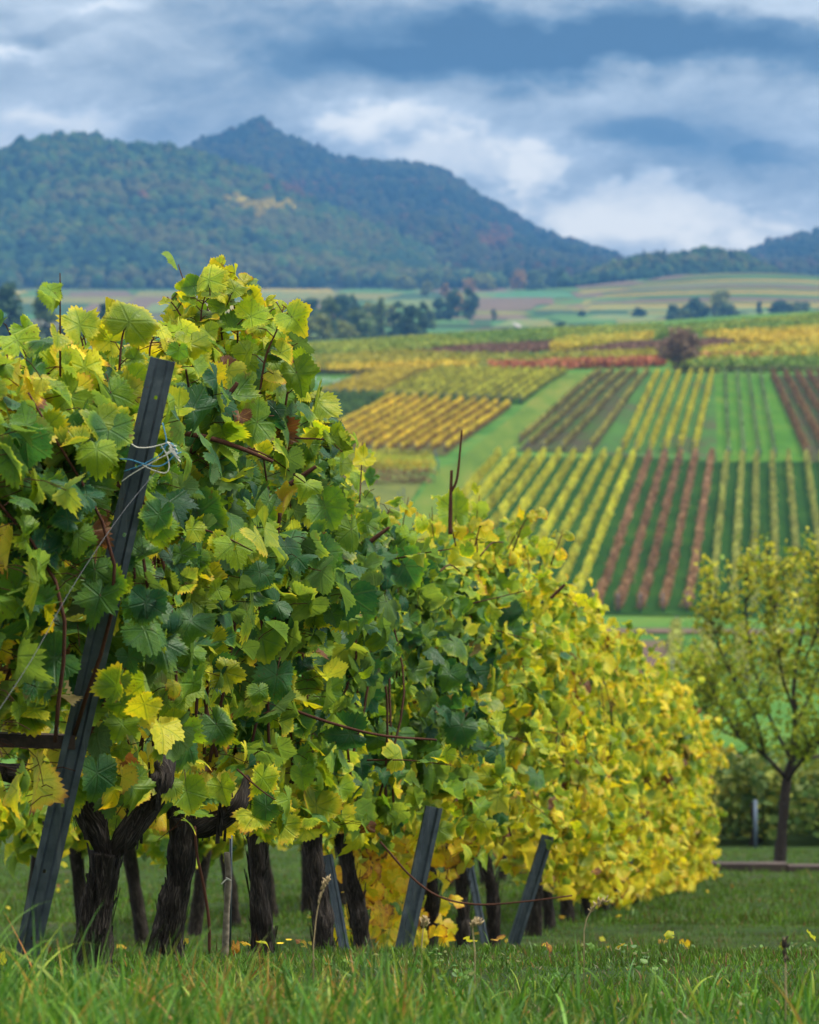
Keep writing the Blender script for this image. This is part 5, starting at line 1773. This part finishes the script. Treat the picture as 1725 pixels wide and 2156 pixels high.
# straw coloured tussock in the middle of the foreground
grass('dry_grass', 900, (4.9, 6.4), (0.10, 0.24), 0.0046, 3, 8, GC, [0.16, 0.16, 0.10, 0.22, 0.22, 0.14], 0.3, xr=(-0.55, 0.02), curve=1.0)
GM = [(0.062, 0.145, 0.010), (0.100, 0.190, 0.012), (0.075, 0.125, 0.020), (0.13, 0.11, 0.035), (0.17, 0.10, 0.035)]
grass('grass', 125000, (6.0, 20), (0.014, 0.046), 0.006, 4, 3, GM, [0.34, 0.30, 0.2, 0.11, 0.05], 0.6)
grass('grass', 70000, (18, 44), (0.03, 0.08), 0.011, 5, 2, GM, [0.38, 0.34, 0.18, 0.07, 0.03], 0.6)
grass('grass', 5000, (7.6, 22), (0.03, 0.085), 0.006, 6, 5, GM, [0.4, 0.34, 0.16, 0.07, 0.03], 0.6,
      density=lambda x, y: np.clip(1.2 - np.abs(x - row_x(y)) / 0.9, 0.06, 1))

# dead thatch lying between the living blades
grass('dry_grass', 9000, (4.2, 14), (0.05, 0.14), 0.004, 8, 4, [(0.22, 0.17, 0.08), (0.30, 0.22, 0.10), (0.14, 0.10, 0.05), (0.12, 0.15, 0.04)], [0.4, 0.25, 0.2, 0.15], 0.3, curve=0.5, lie=0.9, ypow=1.3)
# broad leaved weeds
rng = np.random.default_rng(70)
WT = []
for q in range(4):
    th = np.linspace(-math.pi, math.pi, 14, endpoint=False)
    Vw = np.stack([0.42 * np.sin(th) * (1 - 0.25 * np.cos(th)), 0.5 + 0.5 * np.cos(th), 0.12 * np.cos(2 * th) - 0.25 * (0.5 + 0.5 * np.cos(th)) ** 2], -1)
    Vw = np.vstack([[0, 0.45, 0.06], Vw])
    Tw = np.stack([np.zeros(14, int), 1 + (np.arange(14) + 1) % 14, 1 + np.arange(14)], -1)
    WT.append((Vw, Tw, np.tile([0.5, 0.5], (15, 1))))
NW = 46
cen_y = rng.uniform(4.6, 13, NW); cen_x = rng.uniform(-1, 1, NW) * 0.15 * cen_y
m = 7
py = np.repeat(cen_y, m) + rng.normal(size=NW * m) * 0.03; px = np.repeat(cen_x, m) + rng.normal(size=NW * m) * 0.03
pos = np.stack([px, py, H(px, py) + 0.015 + 0.03 * rng.random(NW * m)], -1)
g = Geo()
cw = np.array([(0.06, 0.16, 0.02), (0.10, 0.20, 0.025), (0.13, 0.15, 0.03)])[rng.integers(0, 3, NW * m)]
put_leaves(g, pos, np.array([0, -0.3, 1.0]) + rng.normal(size=(NW * m, 3)) * 0.35, rng.normal(size=(NW * m, 3)) * [1, 1, 0.2], 0.011 + 0.012 * rng.random(NW * m), np.concatenate([cw, np.ones((NW * m, 1))], 1), WT, rng)
tag(g.build('weeds', M_GRASS), kind='stuff')

# fallen leaves
rng = np.random.default_rng(77)
n = 70
y = rng.uniform(7, 30, n)
x = np.where(rng.random(n) < 0.6, row_x(y) + rng.normal(size=n) * 0.7, rng.uniform(-1, 1, n) * 0.15 * y)
pos = np.stack([x, y, H(x, y) + 0.035 + 0.04 * rng.random(n)], -1)
g = Geo()
put_leaves(g, pos, np.array([0, -0.2, 1.0]) + rng.normal(size=(n, 3)) * 0.45, rng.normal(size=(n, 3)), 0.018 + 0.018 * rng.random(n), leaf_cols(np.clip(0.85 + 0.2 * rng.normal(size=n), 0.3, 1), rng, n), LOW, rng)
tag(g.build('fallen_leaves', M_LEAF), kind='stuff')


# yellow flowers in the grass and ripe seed heads
FL = [(608, 1862, 9.6), (534, 1826, 12.0), (552, 1838, 11.5), (640, 1822, 12.5), (590, 1900, 8.8)]
for i, (u, v, dd) in enumerate(FL):
    c = P(u, v, dd)
    zg = float(H(c[0], c[1]))
    c[2] = zg + 0.055
    b = np.array([c[0], c[1], zg])
    root = empty('meadow_flower', b)
    tag(root, 'small yellow flower in the grass between the vine trunks', 'flower', 'yellow meadow flowers')
    g = Geo()
    for a in np.linspace(0, 6.283, 12, endpoint=False):
        dv = np.array([math.cos(a), math.sin(a), 0.25]); sd = np.array([-math.sin(a), math.cos(a), 0])
        g.add([c, c + dv * 0.008 + sd * 0.003, c + dv * 0.013, c + dv * 0.008 - sd * 0.003], [(0, 1, 2), (0, 2, 3)])
    g.build('petals', M_PETAL, root, smooth=False)
    g = Geo(); tube(g, [b, (b + c) / 2 + [0.004, 0, 0], c], 0.0015, 5, col=(0.06, 0.15, 0.03, 1)); g.build('stem', M_GRASS, root)

SH = [([(660, 1990), (668, 1920), (682, 1870), (697, 1850)], 6.6, 'pale bent seed head in front of the fourth trunk'), ([(888, 1990), (892, 1950), (898, 1935)], 6.6, 'pale short seed head before the broad leaning post'),
      ([(1230, 1960), (1238, 1930), (1258, 1905), (1282, 1897)], 6.8, 'arching pale seed head on the right slope'), ([(1655, 2080), (1654, 2020), (1652, 1975)], 5.6, 'dark upright plantain head in the grass at right'),
      ([(1000, 2000), (996, 1950), (1010, 1945)], 6.2, 'bent seed head at the middle of the grass edge')]
for i, (pl, dd, lab) in enumerate(SH):
    q = smooth_path([P(u, v, dd) for u, v in pl], 16)
    b = q[0].copy(); b[2] = float(H(b[0], b[1])) - 0.02
    q = np.vstack([b, q])
    root = empty('seed_head', b)
    tag(root, lab, 'grass stalk')
    g = Geo(); tube(g, q, [0.0016, 0.0010], 5); g.build('stalk', M_STEM, root)
    g = Geo()
    rr = np.random.default_rng(i)
    for k in range(26):
        p = q[8 + int(k * 8 / 26)] + rr.normal(size=3) * 0.003
        tube(g, [p, p + nrm(np.array([rr.normal() * 0.5, rr.normal() * 0.5, 1.0])) * 0.012], [0.0022, 0.0008], 4)
    g.build('seeds', M_RUST if i == 3 else M_STEM, root)

# ------------------------------------------------------------------ air between here and the hills
g = Geo()
box(g, (0, 2720, 130), 6400, 5800, 370)
m, t = mat('haze')
pv = t.n('ShaderNodeVolumePrincipled')
pv.inputs['Color'].default_value = (0.11, 0.31, 0.64, 1)
pv.inputs['Density'].default_value = 0.00020
pv.inputs['Anisotropy'].default_value = 0.2
o_ = t.n('ShaderNodeOutputMaterial')
t.t.links.new(pv.outputs[0], o_.inputs['Volume'])
tag(g.build('haze', m, smooth=False), kind='stuff')
